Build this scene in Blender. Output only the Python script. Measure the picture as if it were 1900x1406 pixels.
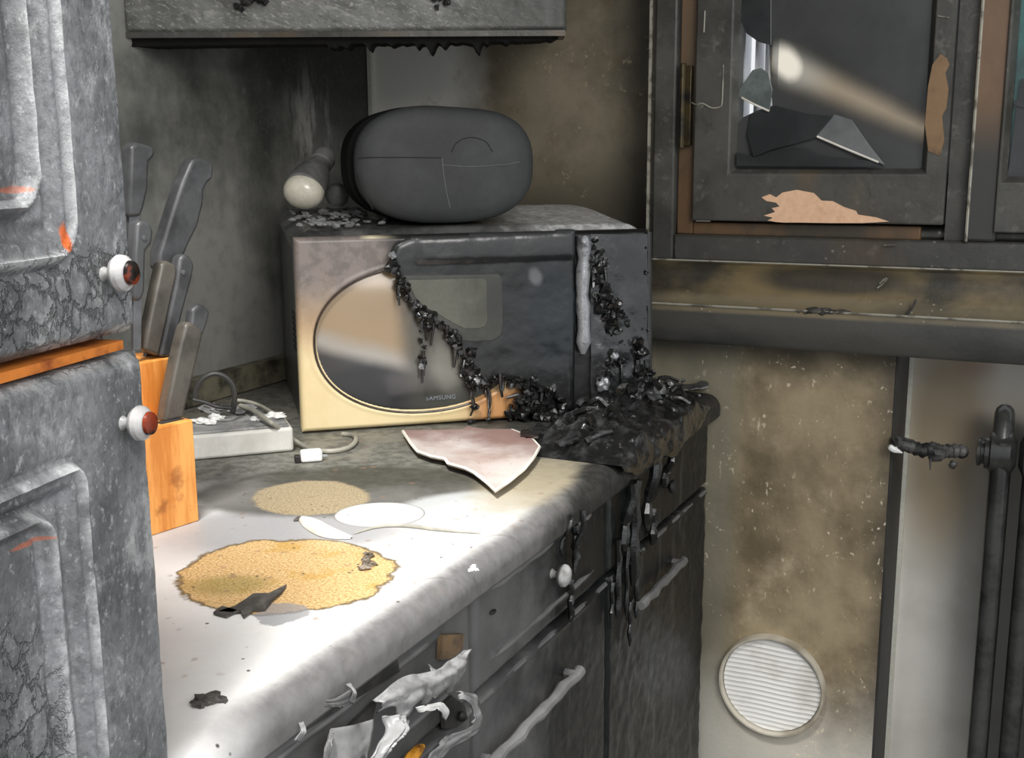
import bpy, bmesh, math, random
from mathutils import Vector, Matrix, noise as mn
R = math.radians
random.seed(7)
for o in list(bpy.data.objects): bpy.data.objects.remove(o)
SC = bpy.context.scene
COL = SC.collection

# ------------------------------------------------------------------ camera
F_PX, PT, RO, YA = 2080.0, R(11.26), R(-0.37), R(26.08)
CAM = Vector((0, 0, 1.26))
fw = Vector((-math.sin(YA)*math.cos(PT), math.cos(YA)*math.cos(PT), -math.sin(PT)))
rt = Vector((math.cos(YA), math.sin(YA), 0))
up = rt.cross(fw)
R2 = math.cos(RO)*rt + math.sin(RO)*up
U2 = -math.sin(RO)*rt + math.cos(RO)*up
cd = bpy.data.cameras.new('camera'); cam = bpy.data.objects.new('camera', cd); COL.objects.link(cam)
cam.matrix_world = Matrix(((R2.x, U2.x, -fw.x, CAM.x), (R2.y, U2.y, -fw.y, CAM.y), (R2.z, U2.z, -fw.z, CAM.z), (0, 0, 0, 1)))
cd.sensor_fit = 'HORIZONTAL'; cd.sensor_width = 36; cd.lens = 36*F_PX/1900; cd.clip_start = .02
SC.camera = cam

# ------------------------------------------------------------------ light and exposure
W = bpy.data.worlds.new('world'); SC.world = W; W.use_nodes = True
bg = W.node_tree.nodes['Background']; bg.inputs[0].default_value = (.94, .97, 1, 1); bg.inputs[1].default_value = 0.75
def area(name, loc, target, sx, sy, power, col, spread=180):
    d = bpy.data.lights.new(name, 'AREA'); d.shape = 'RECTANGLE'; d.size = sx; d.size_y = sy; d.energy = power; d.color = col; d.spread = R(spread)
    o = bpy.data.objects.new(name, d); COL.objects.link(o); o.location = loc
    o.rotation_euler = (Vector(target)-Vector(loc)).to_track_quat('-Z', 'Y').to_euler(); return o
area('window_daylight', (1.0, -0.5, 2.15), (-.7, .75, .95), 1.0, 1.2, 25, (1, .97, .93))
area('worktop_fill_light', (-.50, .20, 2.3), (-.56, .62, .9), .35, .35, 9.5, (1, .98, .95), 50)  # added unseen lamp that brightens the near worktop
SC.view_settings.view_transform = 'Standard'; SC.view_settings.look = 'None'
SC.view_settings.exposure = 0.30; SC.view_settings.gamma = 1.0; SC.view_settings.use_curve_mapping = False

# ------------------------------------------------------------------ picture -> place
def ray(x, y): return R2*((x-950)/F_PX) - U2*((y-703)/F_PX) + fw
def hit(x, y, n, p):
    n = Vector(n); r = ray(x, y); return CAM + r*(n.dot(Vector(p)-CAM)/n.dot(r))
def onz(x, y, z=.9): return hit(x, y, (0, 0, 1), (0, 0, z))
def onx(x, y, X): return hit(x, y, (1, 0, 0), (X, 0, 0))
def ony(x, y, Y): return hit(x, y, (0, 1, 0), (0, Y, 0))

# ------------------------------------------------------------------ colour and node helpers
def lin(h):
    if isinstance(h, (tuple, list)): return tuple(h)[:3]
    h = h.lstrip('#'); c = [int(h[i:i+2], 16)/255 for i in (0, 2, 4)]
    return tuple(v/12.92 if v <= .04045 else ((v+.055)/1.055)**2.4 for v in c)
class NT:
    cur = None
class V:
    def __init__(s, sock): s.s = sock
    def _m(a, b, op, rev=False):
        n = NT.cur.nodes.new('ShaderNodeMath'); n.operation = op
        p, q = (b, a) if rev else (a, b)
        for i, v in enumerate((p, q)):
            if isinstance(v, V): NT.cur.links.new(v.s, n.inputs[i])
            elif v is not None: n.inputs[i].default_value = v
        return V(n.outputs[0])
    def __add__(a, b): return a._m(b, 'ADD')
    __radd__ = __add__
    def __sub__(a, b): return a._m(b, 'SUBTRACT')
    def __rsub__(a, b): return a._m(b, 'SUBTRACT', True)
    def __mul__(a, b): return a._m(b, 'MULTIPLY')
    __rmul__ = __mul__
    def __truediv__(a, b): return a._m(b, 'DIVIDE')
    def pw(a, b): return a._m(b, 'POWER')
    def mx(a, b): return a._m(b, 'MAXIMUM')
    def mn(a, b): return a._m(b, 'MINIMUM')
    def ab(a): return a._m(None, 'ABSOLUTE')
    def sq(a): return a._m(None, 'SQRT')
def pos():
    n = NT.cur.nodes.new('ShaderNodeNewGeometry'); m = NT.cur.nodes.new('ShaderNodeSeparateXYZ')
    NT.cur.links.new(n.outputs['Position'], m.inputs[0]); return V(m.outputs[0]), V(m.outputs[1]), V(m.outputs[2])
def comb(x, y, z):
    n = NT.cur.nodes.new('ShaderNodeCombineXYZ')
    for i, v in enumerate((x, y, z)):
        if isinstance(v, V): NT.cur.links.new(v.s, n.inputs[i])
        else: n.inputs[i].default_value = v
    return V(n.outputs[0])
def _vec(n, co):
    if co is None:
        g = NT.cur.nodes.new('ShaderNodeNewGeometry'); NT.cur.links.new(g.outputs['Position'], n.inputs['Vector'])
    else: NT.cur.links.new(co.s, n.inputs['Vector'])
def nz(scale, detail=4, rough=.6, co=None, dist=0):
    n = NT.cur.nodes.new('ShaderNodeTexNoise'); n.inputs['Scale'].default_value = scale
    n.inputs['Detail'].default_value = detail; n.inputs['Roughness'].default_value = rough; n.inputs['Distortion'].default_value = dist
    _vec(n, co); return V(n.outputs[0])
def vor(scale, co=None, feature='F1', rnd=1):
    n = NT.cur.nodes.new('ShaderNodeTexVoronoi'); n.feature = feature; n.inputs['Scale'].default_value = scale
    n.inputs['Randomness'].default_value = rnd; _vec(n, co); return V(n.outputs['Distance'])
def sm(v, a, b):
    n = NT.cur.nodes.new('ShaderNodeMapRange'); n.interpolation_type = 'SMOOTHSTEP'
    n.inputs['From Min'].default_value = a; n.inputs['From Max'].default_value = b
    if a > b:
        n.inputs['From Min'].default_value = b; n.inputs['From Max'].default_value = a
        n.inputs['To Min'].default_value = 1; n.inputs['To Max'].default_value = 0
    NT.cur.links.new(v.s, n.inputs['Value']); return V(n.outputs[0])
def col(h):
    n = NT.cur.nodes.new('ShaderNodeRGB'); n.outputs[0].default_value = (*lin(h), 1); return V(n.outputs[0])
def mix(f, a, b):
    n = NT.cur.nodes.new('ShaderNodeMix'); n.data_type = 'RGBA'
    if isinstance(f, V): NT.cur.links.new(f.s, n.inputs[0])
    else: n.inputs[0].default_value = f
    for i, c in ((6, a), (7, b)):
        if isinstance(c, V): NT.cur.links.new(c.s, n.inputs[i])
        else: n.inputs[i].default_value = (*lin(c), 1)
    return V(n.outputs[2])
def ell(cx, cy, rx, ry, ang=0, a=None, b=None):
    """distance-like value: 1 on the ellipse"""
    if a is None: a, b, _ = pos()
    c, s = math.cos(ang), math.sin(ang)
    dx, dy = a-cx, b-cy
    u, v = (dx*c+dy*s)/rx, (dy*c-dx*s)/ry
    return (u*u+v*v).sq()
def mat(name, fn):
    m = bpy.data.materials.new(name); m.use_nodes = True; NT.cur = m.node_tree
    p = m.node_tree.nodes['Principled BSDF']; out = m.node_tree.nodes['Material Output']
    r = fn() or {}
    def put(k, sock):
        v = r.get(k)
        if v is None: return
        if isinstance(v, V): m.node_tree.links.new(v.s, p.inputs[sock])
        else: p.inputs[sock].default_value = (*lin(v), 1) if isinstance(v, str) else v
    put('c', 'Base Color'); put('r', 'Roughness'); put('m', 'Metallic'); put('coat', 'Coat Weight'); put('spec', 'Specular IOR Level')
    if 'coat' in r: p.inputs['Coat Roughness'].default_value = r.get('cr', .15)
    if 'h' in r:
        b = m.node_tree.nodes.new('ShaderNodeBump'); b.inputs['Distance'].default_value = r.get('hd', .002)
        b.inputs['Strength'].default_value = r.get('hs', .6)
        m.node_tree.links.new(r['h'].s, b.inputs['Height']); m.node_tree.links.new(b.outputs[0], p.inputs['Normal'])
    if 'alpha' in r:   # transparent where alpha is 0, tinted
        t = m.node_tree.nodes.new('ShaderNodeBsdfTransparent'); x = m.node_tree.nodes.new('ShaderNodeMixShader')
        if isinstance(r.get('tint'), V): m.node_tree.links.new(r['tint'].s, t.inputs[0])
        elif r.get('tint'): t.inputs[0].default_value = (*lin(r['tint']), 1)
        m.node_tree.links.new(r['alpha'].s, x.inputs[0]); m.node_tree.links.new(t.outputs[0], x.inputs[1])
        m.node_tree.links.new(p.outputs[0], x.inputs[2]); m.node_tree.links.new(x.outputs[0], out.inputs[0])
    return m
def simple(name, base, soot=None, scale=12, lo=.4, hi=.65, rough=.6, spec=.5, bump=.001, spot=None, metal=0, coat=None, co=None, fine=160, spotsz=(.06, .1), cr=.15):
    def f():
        n1 = nz(scale, 6, .65); n2 = nz(fine, 3, .6)
        c = mix(sm(n1, lo, hi), base, soot) if soot else col(base)
        if spot: c = mix(sm(vor(60), spotsz[1], spotsz[0])*sm(nz(9), .45, .6), c, spot)
        g = mix(n2, (.80, .80, .80), (1.18, 1.18, 1.18))
        mm = NT.cur.nodes.new('ShaderNodeMix'); mm.data_type = 'RGBA'; mm.blend_type = 'MULTIPLY'; mm.inputs[0].default_value = 1
        NT.cur.links.new(c.s, mm.inputs[6]); NT.cur.links.new(g.s, mm.inputs[7])
        d = dict(c=V(mm.outputs[2]), r=rough+(n1-.5)*.3, m=float(metal), h=n1*.7+n2*.3, hd=bump, spec=spec)
        if coat: d['coat'] = coat; d['cr'] = cr
        return d
    return mat(name, f)

# ------------------------------------------------------------------ object helpers
def finish(name, bm, m=None, parent=None, smooth=True, ang=35, bev=0, bseg=2, sub=0, origin=None, recalc=True):
    if recalc: bmesh.ops.recalc_face_normals(bm, faces=bm.faces)
    if origin is None:
        if parent is not None: origin = parent['_o']
        else:
            xs = [v.co for v in bm.verts]
            origin = Vector((sum(v.x for v in xs)/len(xs), sum(v.y for v in xs)/len(xs), min(v.z for v in xs)))
    origin = Vector(origin)
    for v in bm.verts: v.co -= origin
    me = bpy.data.meshes.new(name); bm.to_mesh(me); bm.free()
    o = bpy.data.objects.new(name, me); COL.objects.link(o)
    if parent is not None:
        o.parent = parent; o.location = origin-Vector(parent['_o'])
    else: o.location = origin
    o['_o'] = tuple(origin)
    if m: me.materials.append(m)
    if smooth:
        for p in me.polygons: p.use_smooth = True
        try: me.set_sharp_from_angle(angle=R(ang))
        except Exception: pass
    if bev:
        b = o.modifiers.new('bevel', 'BEVEL'); b.width = bev; b.segments = bseg; b.limit_method = 'ANGLE'; b.angle_limit = R(40)
        b.harden_normals = False
    if sub:
        s = o.modifiers.new('sub', 'SUBSURF'); s.levels = sub; s.render_levels = sub
    return o
def tag(o, label=None, cat=None, group=None, kind=None):
    if label: o['label'] = label
    if cat: o['category'] = cat
    if group: o['group'] = group
    if kind: o['kind'] = kind
    return o
def thing(name, loc, label=None, cat=None, group=None, kind=None):
    o = bpy.data.objects.new(name, None); COL.objects.link(o); o.location = Vector(loc); o['_o'] = tuple(loc)
    o.empty_display_size = .05
    return tag(o, label, cat, group, kind)
def NB(): return bmesh.new()
def hexa(bm, pts):  # 8 points: bottom 4, top 4
    vs = [bm.verts.new(p) for p in pts]
    for f in ((0, 3, 2, 1), (4, 5, 6, 7), (0, 1, 5, 4), (1, 2, 6, 5), (2, 3, 7, 6), (3, 0, 4, 7)):
        bm.faces.new([vs[i] for i in f])
def box(bm, x0, x1, y0, y1, z0, z1, X=None, Y=None, O=None):
    X = Vector(X or (1, 0, 0)); Y = Vector(Y or (0, 1, 0)); O = Vector(O or (0, 0, 0))
    P = lambda a, b, c: O + X*a + Y*b + Vector((0, 0, c))
    hexa(bm, [P(x0, y0, z0), P(x1, y0, z0), P(x1, y1, z0), P(x0, y1, z0), P(x0, y0, z1), P(x1, y0, z1), P(x1, y1, z1), P(x0, y1, z1)])
def prism(bm, pts, off):
    off = Vector(off); a = [bm.verts.new(p) for p in pts]; b = [bm.verts.new(Vector(p)+off) for p in pts]
    n = len(pts); bm.faces.new(a); bm.faces.new(b[::-1])
    for i in range(n): bm.faces.new((a[i], b[i], b[(i+1) % n], a[(i+1) % n]))
def tube(bm, pts, r, seg=8, cap=True, close=False):
    pts = [Vector(p) for p in pts]; n = len(pts); rr = r if isinstance(r, (list, tuple)) else [r]*n
    rings = []; prev = None
    for i, p in enumerate(pts):
        t = (pts[(i+1) % n] - pts[i-1]) if close else (pts[min(i+1, n-1)]-pts[max(i-1, 0)])
        if t.length < 1e-9: t = Vector((0, 0, 1))
        t.normalize()
        if prev is None:
            a = Vector((0, 0, 1)) if abs(t.z) < .9 else Vector((1, 0, 0)); u = t.cross(a).normalized()
        else: u = (prev - t*prev.dot(t)).normalized()
        prev = u; v = t.cross(u)
        rings.append([bm.verts.new(p + (u*math.cos(k*2*math.pi/seg)+v*math.sin(k*2*math.pi/seg))*rr[i]) for k in range(seg)])
    for i in range(n if close else n-1):
        A, B = rings[i], rings[(i+1) % n]
        for k in range(seg): bm.faces.new((A[k], A[(k+1) % seg], B[(k+1) % seg], B[k]))
    if cap and not close: bm.faces.new(rings[0][::-1]); bm.faces.new(rings[-1])
def spline(pts, n=8):
    pts = [Vector(p) for p in pts]; out = []
    P = [pts[0]*2-pts[1]] + pts + [pts[-1]*2-pts[-2]]
    for i in range(1, len(P)-2):
        for k in range(n):
            t = k/n; a, b, c, d = P[i-1], P[i], P[i+1], P[i+2]
            out.append(.5*((2*b)+(c-a)*t+(2*a-5*b+4*c-d)*t*t+(3*b-a-3*c+d)*t**3))
    out.append(pts[-1]); return out
def lathe(bm, prof, O, A, seg=28):   # prof: (r, h) along axis A from O
    O = Vector(O); A = Vector(A).normalized(); u = A.cross(Vector((0, 0, 1)) if abs(A.z) < .9 else Vector((1, 0, 0))).normalized(); v = A.cross(u)
    rings = []
    for r, h in prof:
        if r < 1e-6: rings.append([bm.verts.new(O+A*h)])
        else: rings.append([bm.verts.new(O+A*h+(u*math.cos(k*2*math.pi/seg)+v*math.sin(k*2*math.pi/seg))*r) for k in range(seg)])
    for a, b in zip(rings, rings[1:]):
        for k in range(seg):
            k2 = (k+1) % seg
            if len(a) == 1 and len(b) == 1: continue
            if len(a) == 1: bm.faces.new((a[0], b[k2], b[k]))
            elif len(b) == 1: bm.faces.new((a[k], a[k2], b[0]))
            else: bm.faces.new((a[k], a[k2], b[k2], b[k]))
def blob(bm, c, r, sub=2, amp=.35, fr=1.6, sc=(1, 1, 1)):
    g = bmesh.ops.create_icosphere(bm, subdivisions=sub, radius=1); c = Vector(c); s = random.random()*50
    for v in g['verts']:
        d = v.co.normalized(); k = 1+amp*mn.noise(d*fr+Vector((s, s, s)))*1.6
        v.co = c + Vector((d.x*sc[0], d.y*sc[1], d.z*sc[2]))*r*k
def gridsurf(bm, P, nu, nv, thick=None):
    """P(i/nu, j/nv) -> point"""
    g = [[bm.verts.new(P(i/nu, j/nv)) for j in range(nv+1)] for i in range(nu+1)]
    for i in range(nu):
        for j in range(nv): bm.faces.new((g[i][j], g[i+1][j], g[i+1][j+1], g[i][j+1]))
    if thick is not None:
        t = Vector(thick)
        h = [[bm.verts.new(g[i][j].co+t) if i in (0, nu) or j in (0, nv) else None for j in range(nv+1)] for i in range(nu+1)]
        for i in range(nu):
            for j in (0, nv): bm.faces.new((g[i][j], g[i+1][j], h[i+1][j], h[i][j]))
        for j in range(nv):
            for i in (0, nu): bm.faces.new((g[i][j], g[i][j+1], h[i][j+1], h[i][j]))
        bm.faces.new((h[0][0], h[nu][0], h[nu][nv], h[0][nv])) if False else None
        ring = [h[i][0] for i in range(nu+1)]+[h[nu][j] for j in range(1, nv+1)]+[h[i][nv] for i in range(nu-1, -1, -1)]+[h[0][j] for j in range(nv-1, 0, -1)]
        bm.faces.new(ring)
def fbm(p, s=1, o=4):
    v = 0; a = .5
    for i in range(o): v += a*mn.noise(Vector(p)*s*(2**i)); a *= .5
    return v
def rrsdf(u, v, u0, u1, v0, v1, r):
    cx, cy = (u0+u1)/2, (v0+v1)/2; qx, qy = abs(u-cx)-(u1-u0)/2+r, abs(v-cy)-(v1-v0)/2+r
    return min(max(qx, qy), 0)+math.hypot(max(qx, 0), max(qy, 0))-r
def gauss(x, s): return math.exp(-(x/s)**2)
def ss(x, a, b):
    t = max(0, min(1, (x-a)/(b-a))); return t*t*(3-2*t)

# ------------------------------------------------------------------ materials
def f_wall_left():
    x, y, z = pos(); n = nz(3.2, 6, .62); f = nz(45, 4, .6)
    st = nz(6, 5, .6, comb(x*1, y*2.2, z*.35))
    d = sm(z*.9+y*.55+(n-.5)*1.1, 1.62, 2.12)
    c = mix(sm(n+(st-.5)*.7, .35, .7), '#a3a39d', '#7a7b76')
    c = mix(d*.93, c, '#2b2d29')
    sp = sm(vor(26), .22, .05)*sm(nz(5, 3), .5, .62)*sm(ell(1.52, 1.24, .22, .3, 0, y, z), 1.1, .3)
    c = mix(sp*.7, c, '#a8a69d')
    wp = onx(575, 235, -1.15)
    wis = sm(nz(12, 6, .7, comb(x, y*2.4, z*.6)), .45, .62)*sm(ell(wp.y, wp.z, .085, .12, 0, y, z), 1.1, .1)
    c = mix(wis*.85, c, '#b0afa8')
    c = mix(sm(f, .45, .75)*.25, c, '#4d4e4a'); c = mix(sm(nz(170, 3, .75), .55, .72)*.3, c, '#8f908a')
    return dict(c=c, r=.45+(n-.5)*.4, h=n*.5+f*.5, hd=.0015)
M_WALL_L = mat('sooted_tile_wall', f_wall_left)
def f_wall_back():
    x, y, z = pos(); n = nz(4, 7, .66); f = nz(38, 5, .65)
    c = mix(sm(n, .3, .7), '#948a76', '#5d5646')
    c = mix(sm(ell(-1.06, 1.40, .15, .16, 0, x, z)+(n-.5)*.6, 1.15, .5), c, '#fbf8ef')  # bright pool of light on the wall, put into the colour
    c = mix(sm(x+(n-.5)*.25, -.76, -.60)*.6, c, '#474740')
    c = mix(sm(1.0*z+(n-.5)*.35, 1.24, 1.17)*.6, c, '#4a453b')
    sp = sm(nz(85, 3, .7), .60, .70)*sm(nz(8, 4, .6), .45, .6)*sm(x, -.97, -.85)
    c = mix(sp*.8, c, '#b5a88c')
    c = mix(sm(nz(20, 5, .7, comb(x, y, z)), .55, .75)*.4, c, '#6f5a3c')
    return dict(c=c, r=.5+(f-.5)*.4, h=f, hd=.002)
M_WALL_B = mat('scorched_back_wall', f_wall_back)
def f_wall_low():
    x, y, z = pos(); n = nz(4.2, 7, .62); f = nz(60, 5, .65); s = nz(9, 5, .6, comb(x*1.0, y, z*.6+x*.5))
    c = mix(sm(n+(s-.5)*.5, .35, .66), '#aa9a7c', '#6c5f47')
    c = mix(sm(nz(14, 5, .6), .52, .74)*.5, c, '#c9b99c')
    c = mix(sm(x+(n-.5)*.10, -.245, -.19)*.85, c, '#4c443a')
    c = mix(sm(x+(n-.5)*.05, -.405, -.45)*.7, c, '#7f7d6e')
    c = mix(sm(z+(n-.5)*.12, .90, 1.01)*.7, c, '#57534a')
    c = mix(sm(z+(n-.5)*.25, .50, .30)*.75, c, '#d9d5cb')
    w = sm(nz(110, 3, .7), .64, .72)*sm(nz(9, 4), .46, .6)
    c = mix(w, c, '#efe3c8')
    w2 = sm(nz(75, 3, .6, comb(x*1.6, y, z*.8)), .62, .72)*sm(nz(12, 3), .45, .6)
    c = mix(w2*.8, c, '#e6d9bd')
    return dict(c=c, r=.6, h=f*.4+n*.6, hd=.003)
M_WALL_LOW = mat('mottled_plaster', f_wall_low)
def f_niche():
    x, y, z = pos(); n = nz(5, 6, .6)
    c = mix(sm(n, .35, .7), '#e6e3dc', '#cfccc3')
    c = mix(sm(z+(n-.5)*.2, .55, .75)*.5, c, '#b3ab9a')
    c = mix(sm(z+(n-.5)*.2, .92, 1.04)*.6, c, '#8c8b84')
    b = sm(ell(-.14, .82, .07, .22, 0, x, z)+(n-.5)*.8, 1.2, .4)
    c = mix(b*.75, c, '#8f7a57')
    c = mix(sm(ell(-.10, .96, .04, .05, 0, x, z)+(n-.5)*.5, 1, .3)*.4, c, '#8a5a44')
    return dict(c=c, r=.45, h=n, hd=.001)
M_NICHE = mat('stained_niche_paint', f_niche)
M_NICHE_SIDE = simple('dark_niche_side', '#2b2b29', '#3a3936', 10, rough=.6)  # plain dark tone for the side of the niche
M_WHITE_TRIM = simple('pale_edge_trim', '#d8d7ca', '#a5a498', 8, .55, .8, rough=.35)
M_FLOOR = simple('dark_burnt_floor', '#3a3835', '#1d1c1b', 5)
M_CEIL = simple('sooty_ceiling', '#55544f', '#2a2a28', 3)
def ellP(l, r, t, b_):
    l, r, t, b_ = [onz(*p) for p in (l, r, t, b_)]; c = (l+r+t+b_)/4; v1 = (r-l)/2; v2 = (t-b_)/2; D = v1.x*v2.y-v1.y*v2.x
    x, y, _ = pos(); dx, dy = x-c.x, y-c.y
    u = (dx*v2.y-dy*v2.x)/D; v = (dy*v1.x-dx*v1.y)/D; return (u*u+v*v).sq()
def f_worktop():
    x, y, z = pos(); n = nz(7, 7, .65); f = nz(70, 5, .65); lo = nz(2.4, 5, .6)
    c = mix(sm(n, .35, .7), '#eae8e6', '#d8d7d6')
    c = mix(sm(nz(30, 4, .6), .55, .7)*sm(x, -.62, -.5)*sm(y, .55, .85)*.6, c, '#d9bfa4')
    # grey ash film between the two bare patches, dark soot towards the microwave
    c = mix(sm(ell(-.66, .86, .17, .10, .7)+(n-.5)*.5, 1.15, .55)*.8, c, '#8a8b8e')
    d = sm(y+(x+.6)*-.35+(n-.5)*.30, .93, 1.08)
    c = mix(d*.93, c, mix(sm(f, .4, .6), '#6a6a61', '#45443a'))
    c = mix(sm(nz(16, 5, .7), .5, .62)*sm(y, 1.0, 1.1)*.6, c, '#8d8a7c')
    c = mix(sm(y+(x+.6)*.3+(n-.5)*.2, 1.22, 1.34)*.9, c, '#2a2a27')
    c = mix(sm(ellP((375, 915), (930, 900), (650, 862), (600, 962))+(n-.5)*.45, 1.08, .85)*.8, c, '#3b3a31')     # dark halo of the far patch
    c = mix(sm(ell(-.545, .99, .075, .05, .9)+(n-.5)*.4, 1.1, .7)*.75, c, '#c5c8c8')
    c = mix(sm(ellP((850, 925), (1110, 872), (1000, 845), (960, 985))+(nz(18, 5, .7)-.5)*1.2, 1.1, .4)*.7, c, '#a4987e')
    # far bare patch
    a = ellP((466, 926), (694, 920), (570, 890), (570, 957)); c = mix(sm(a+(nz(14, 5, .6)-.5)*.4, 1.0, .9), c, mix(sm(nz(420, 5, .7), .38, .62), '#b3a588', '#857659'))
    # pale oval where something stood
    a2 = ellP((622, 956), (784, 950), (705, 934), (705, 978)); c = mix(sm(a2, 1.06, 1.03), c, '#83807a'); c = mix(sm(a2, 1.03, .99), c, '#d3d4d6')
    a3 = ell(-.47, .86, .10, .034, 1.1); c = mix(sm((a3-1.0).ab(), .05, .015)*.5, c, '#8d7c6b')
    # near bare chipboard patch
    q = ellP((332, 1064), (726, 1050), (530, 1006), (530, 1140))+(nz(13, 5, .65)-.5)*.6
    chip = mix(sm(nz(420, 5, .75), .38, .62), '#e8c795', '#a67f48')
    chip = mix(sm(nz(26, 4, .6), .52, .66)*.55, chip, '#b08a35')
    chip = mix(sm(ell(-.62, .71, .05, .03, .5)+(n-.5)*.5, 1, .4)*.5, chip, '#75702f')
    c = mix(sm(q, 1.05, 1.0), c, '#6f6148'); c = mix(sm(q, 1.0, .96), c, chip)
    c = mix(sm(ellP((470, 1140), (570, 1132), (520, 1120), (510, 1162))+(nz(25, 5, .7)-.5)*1.6, 1, .85)*.75, c, '#8a8b8e')
    # specks
    c = mix(sm(vor(55, comb(x+(n-.5)*.06, y*.8, z)), .22, .08)*sm(nz(13, 3), .44, .56)*.6, c, '#8a715a')
    c = mix(sm(vor(95), .2, .08)*sm(nz(17, 3), .56, .62), c, '#4a443d')
    # soot on the rounded front edge, with its shading painted in as a gradient
    e = sm(x+(f-.5)*.006+(n-.5)*.006, -.484, -.459)*sm(y+(n-.5)*.05, .475, .56)
    c = mix(e*.93, c, mix(sm(f, .35, .7), '#616060', '#4d4c4c'))
    c = mix(sm(y+(x+.45)*4+(nz(14, 5, .6)-.5)*.3, .99, 1.10)*.93, c, mix(sm(f, .4, .65), '#2c2c29', '#191917'))
    return dict(c=c, r=.42+(f-.5)*.3+d*.15, h=n*.2+f*.8, hd=.0009, hs=.6)
M_TOP = mat('burnt_laminate_worktop', f_worktop)
def f_front():
    x, y, z = pos(); n = nz(8, 7, .65); f = nz(70, 4, .6); st = nz(22, 5, .65, comb(x, y*1.0, z*.10))
    c = mix(sm(n, .35, .7), '#646464', '#4b4c4c')
    c = mix(sm(y+(n-.5)*.28, .93, 1.10)*.95, c, '#141616')
    c = mix(sm(nz(60, 4, .7, comb(x, y, z*.3)), .6, .7)*sm(y, 1.05, 1.15)*.45, c, '#3f4241')
    c = mix(sm(st, .5, .66)*sm(y, 1.0, 1.1)*.7, c, '#1b1c1c')
    c = mix(sm(st, .44, .36)*sm(y, .95, 1.05)*.35, c, '#4e5250')
    c = mix(sm(nz(13, 4), .6, .74)*.3*sm(y, .95, .85), c, '#4b4237')
    return dict(c=c, r=.42+(f-.5)*.4, h=n*.4+f*.3+st*.3, hd=.002, spec=.35)
M_FRONT = mat('scorched_cabinet_front', f_front)
M_RIDGE = simple('scorched_ridge', '#747474', '#636363', 20, rough=.4)
M_BLACK = simple('black_char', '#161615', '#2c2b2a', 30, rough=.55)
M_FOIL = simple('peeled_foil', '#8f8f8f', '#676767', 25, rough=.35, bump=.002)
M_FOIL_D = simple('cavity_board', '#3a3a39', '#232322', 20)
M_ORANGE = simple('bare_orange_wood', '#cf7a2e', '#8a4318', 30, .5, .7)
M_BRASS = simple('brass_screw', '#c98a1c', '#6d4310', 60)
def f_door():
    x, y, z = pos(); n = nz(11, 8, .7, comb(x, y, z*.7)); f = nz(90, 5, .7); g = nz(30, 6, .7, comb(x, y, z*.6))
    c = mix(sm(n, .33, .68), '#8b8d90', '#4d4f51')
    c = mix(sm(g, .52, .66)*.6, c, '#5a5c5d')
    c = mix(sm(g, .46, .34)*.65, c, '#b4b6b7')
    c = mix(sm(nz(70, 5, .7, comb(x, y, z*.35)), .55, .68)*.45, c, '#3f4142')
    w = comb(x, y, z*.55)
    ca = sm(vor(75, comb(x+(n-.5)*.05, y+(g-.5)*.05, z*.8+(n-.5)*.05), 'DISTANCE_TO_EDGE'), .09, .0)
    where = sm(ell(1.185, 0, .035, 9, 0, z, z*0)+(n-.5)*.5, 1.0, .6)
    where2 = sm(ell(.98, .33, .085, .045, 0, z, y)+(n-.5)*.6, 1.0, .5)
    c = mix(ca*(where.mx(where2))*.4, c, '#2f2f30')
    an = NT.cur.nodes.new('ShaderNodeAttribute'); an.attribute_name = 'wear_highlight'
    c = mix(V(an.outputs['Fac'])*.75, c, '#cfd0d1')  # pale worn crests, with the moulding highlights painted in
    # bare orange timber showing in the groove corners
    op = hit(104, 426, (math.cos(R(11.3)), math.sin(R(11.3)), 0), (-.455, .458, 0)); oq = hit(18, 352, (math.cos(R(11.3)), math.sin(R(11.3)), 0), (-.455, .458, 0)); ow = hit(30, 1000, (math.cos(R(11.3)), math.sin(R(11.3)), 0), (-.465, .462, 0))
    o = sm(ell(op.y+.001, op.z-.004, .0035, .010, .0, y, z)+(g-.5)*1.2, 1.0, .6)
    o = o.mx(sm(ell(oq.y, oq.z, .012, .0018, 0, y, z)+(g-.5)*1.2, 1.0, .6)*.5).mx(sm(ell(ow.y, ow.z, .02, .0016, -.05, y, z)+(g-.5)*1.2, 1, .6)*.45)
    c = mix(sm(nz(220, 3, .7), .42, .68)*.35, c, '#3e4041'); c = mix(sm(nz(260, 3, .7, comb(x+3, y, z*.7)), .56, .7)*.4, c, '#c6c8c9')
    c = mix(o, c, '#c8622c')
    return dict(c=c, r=.45+(g-.5)*.5, h=n*.45+g*.35+f*.2-ca*(where.mx(where2))*.5, hd=.005, hs=.8)
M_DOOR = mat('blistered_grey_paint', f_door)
M_KNOB = simple('knob_ceramic', '#b4b3b2', '#6f6561', 30, .45, .7, rough=.22, spec=.6)
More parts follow.
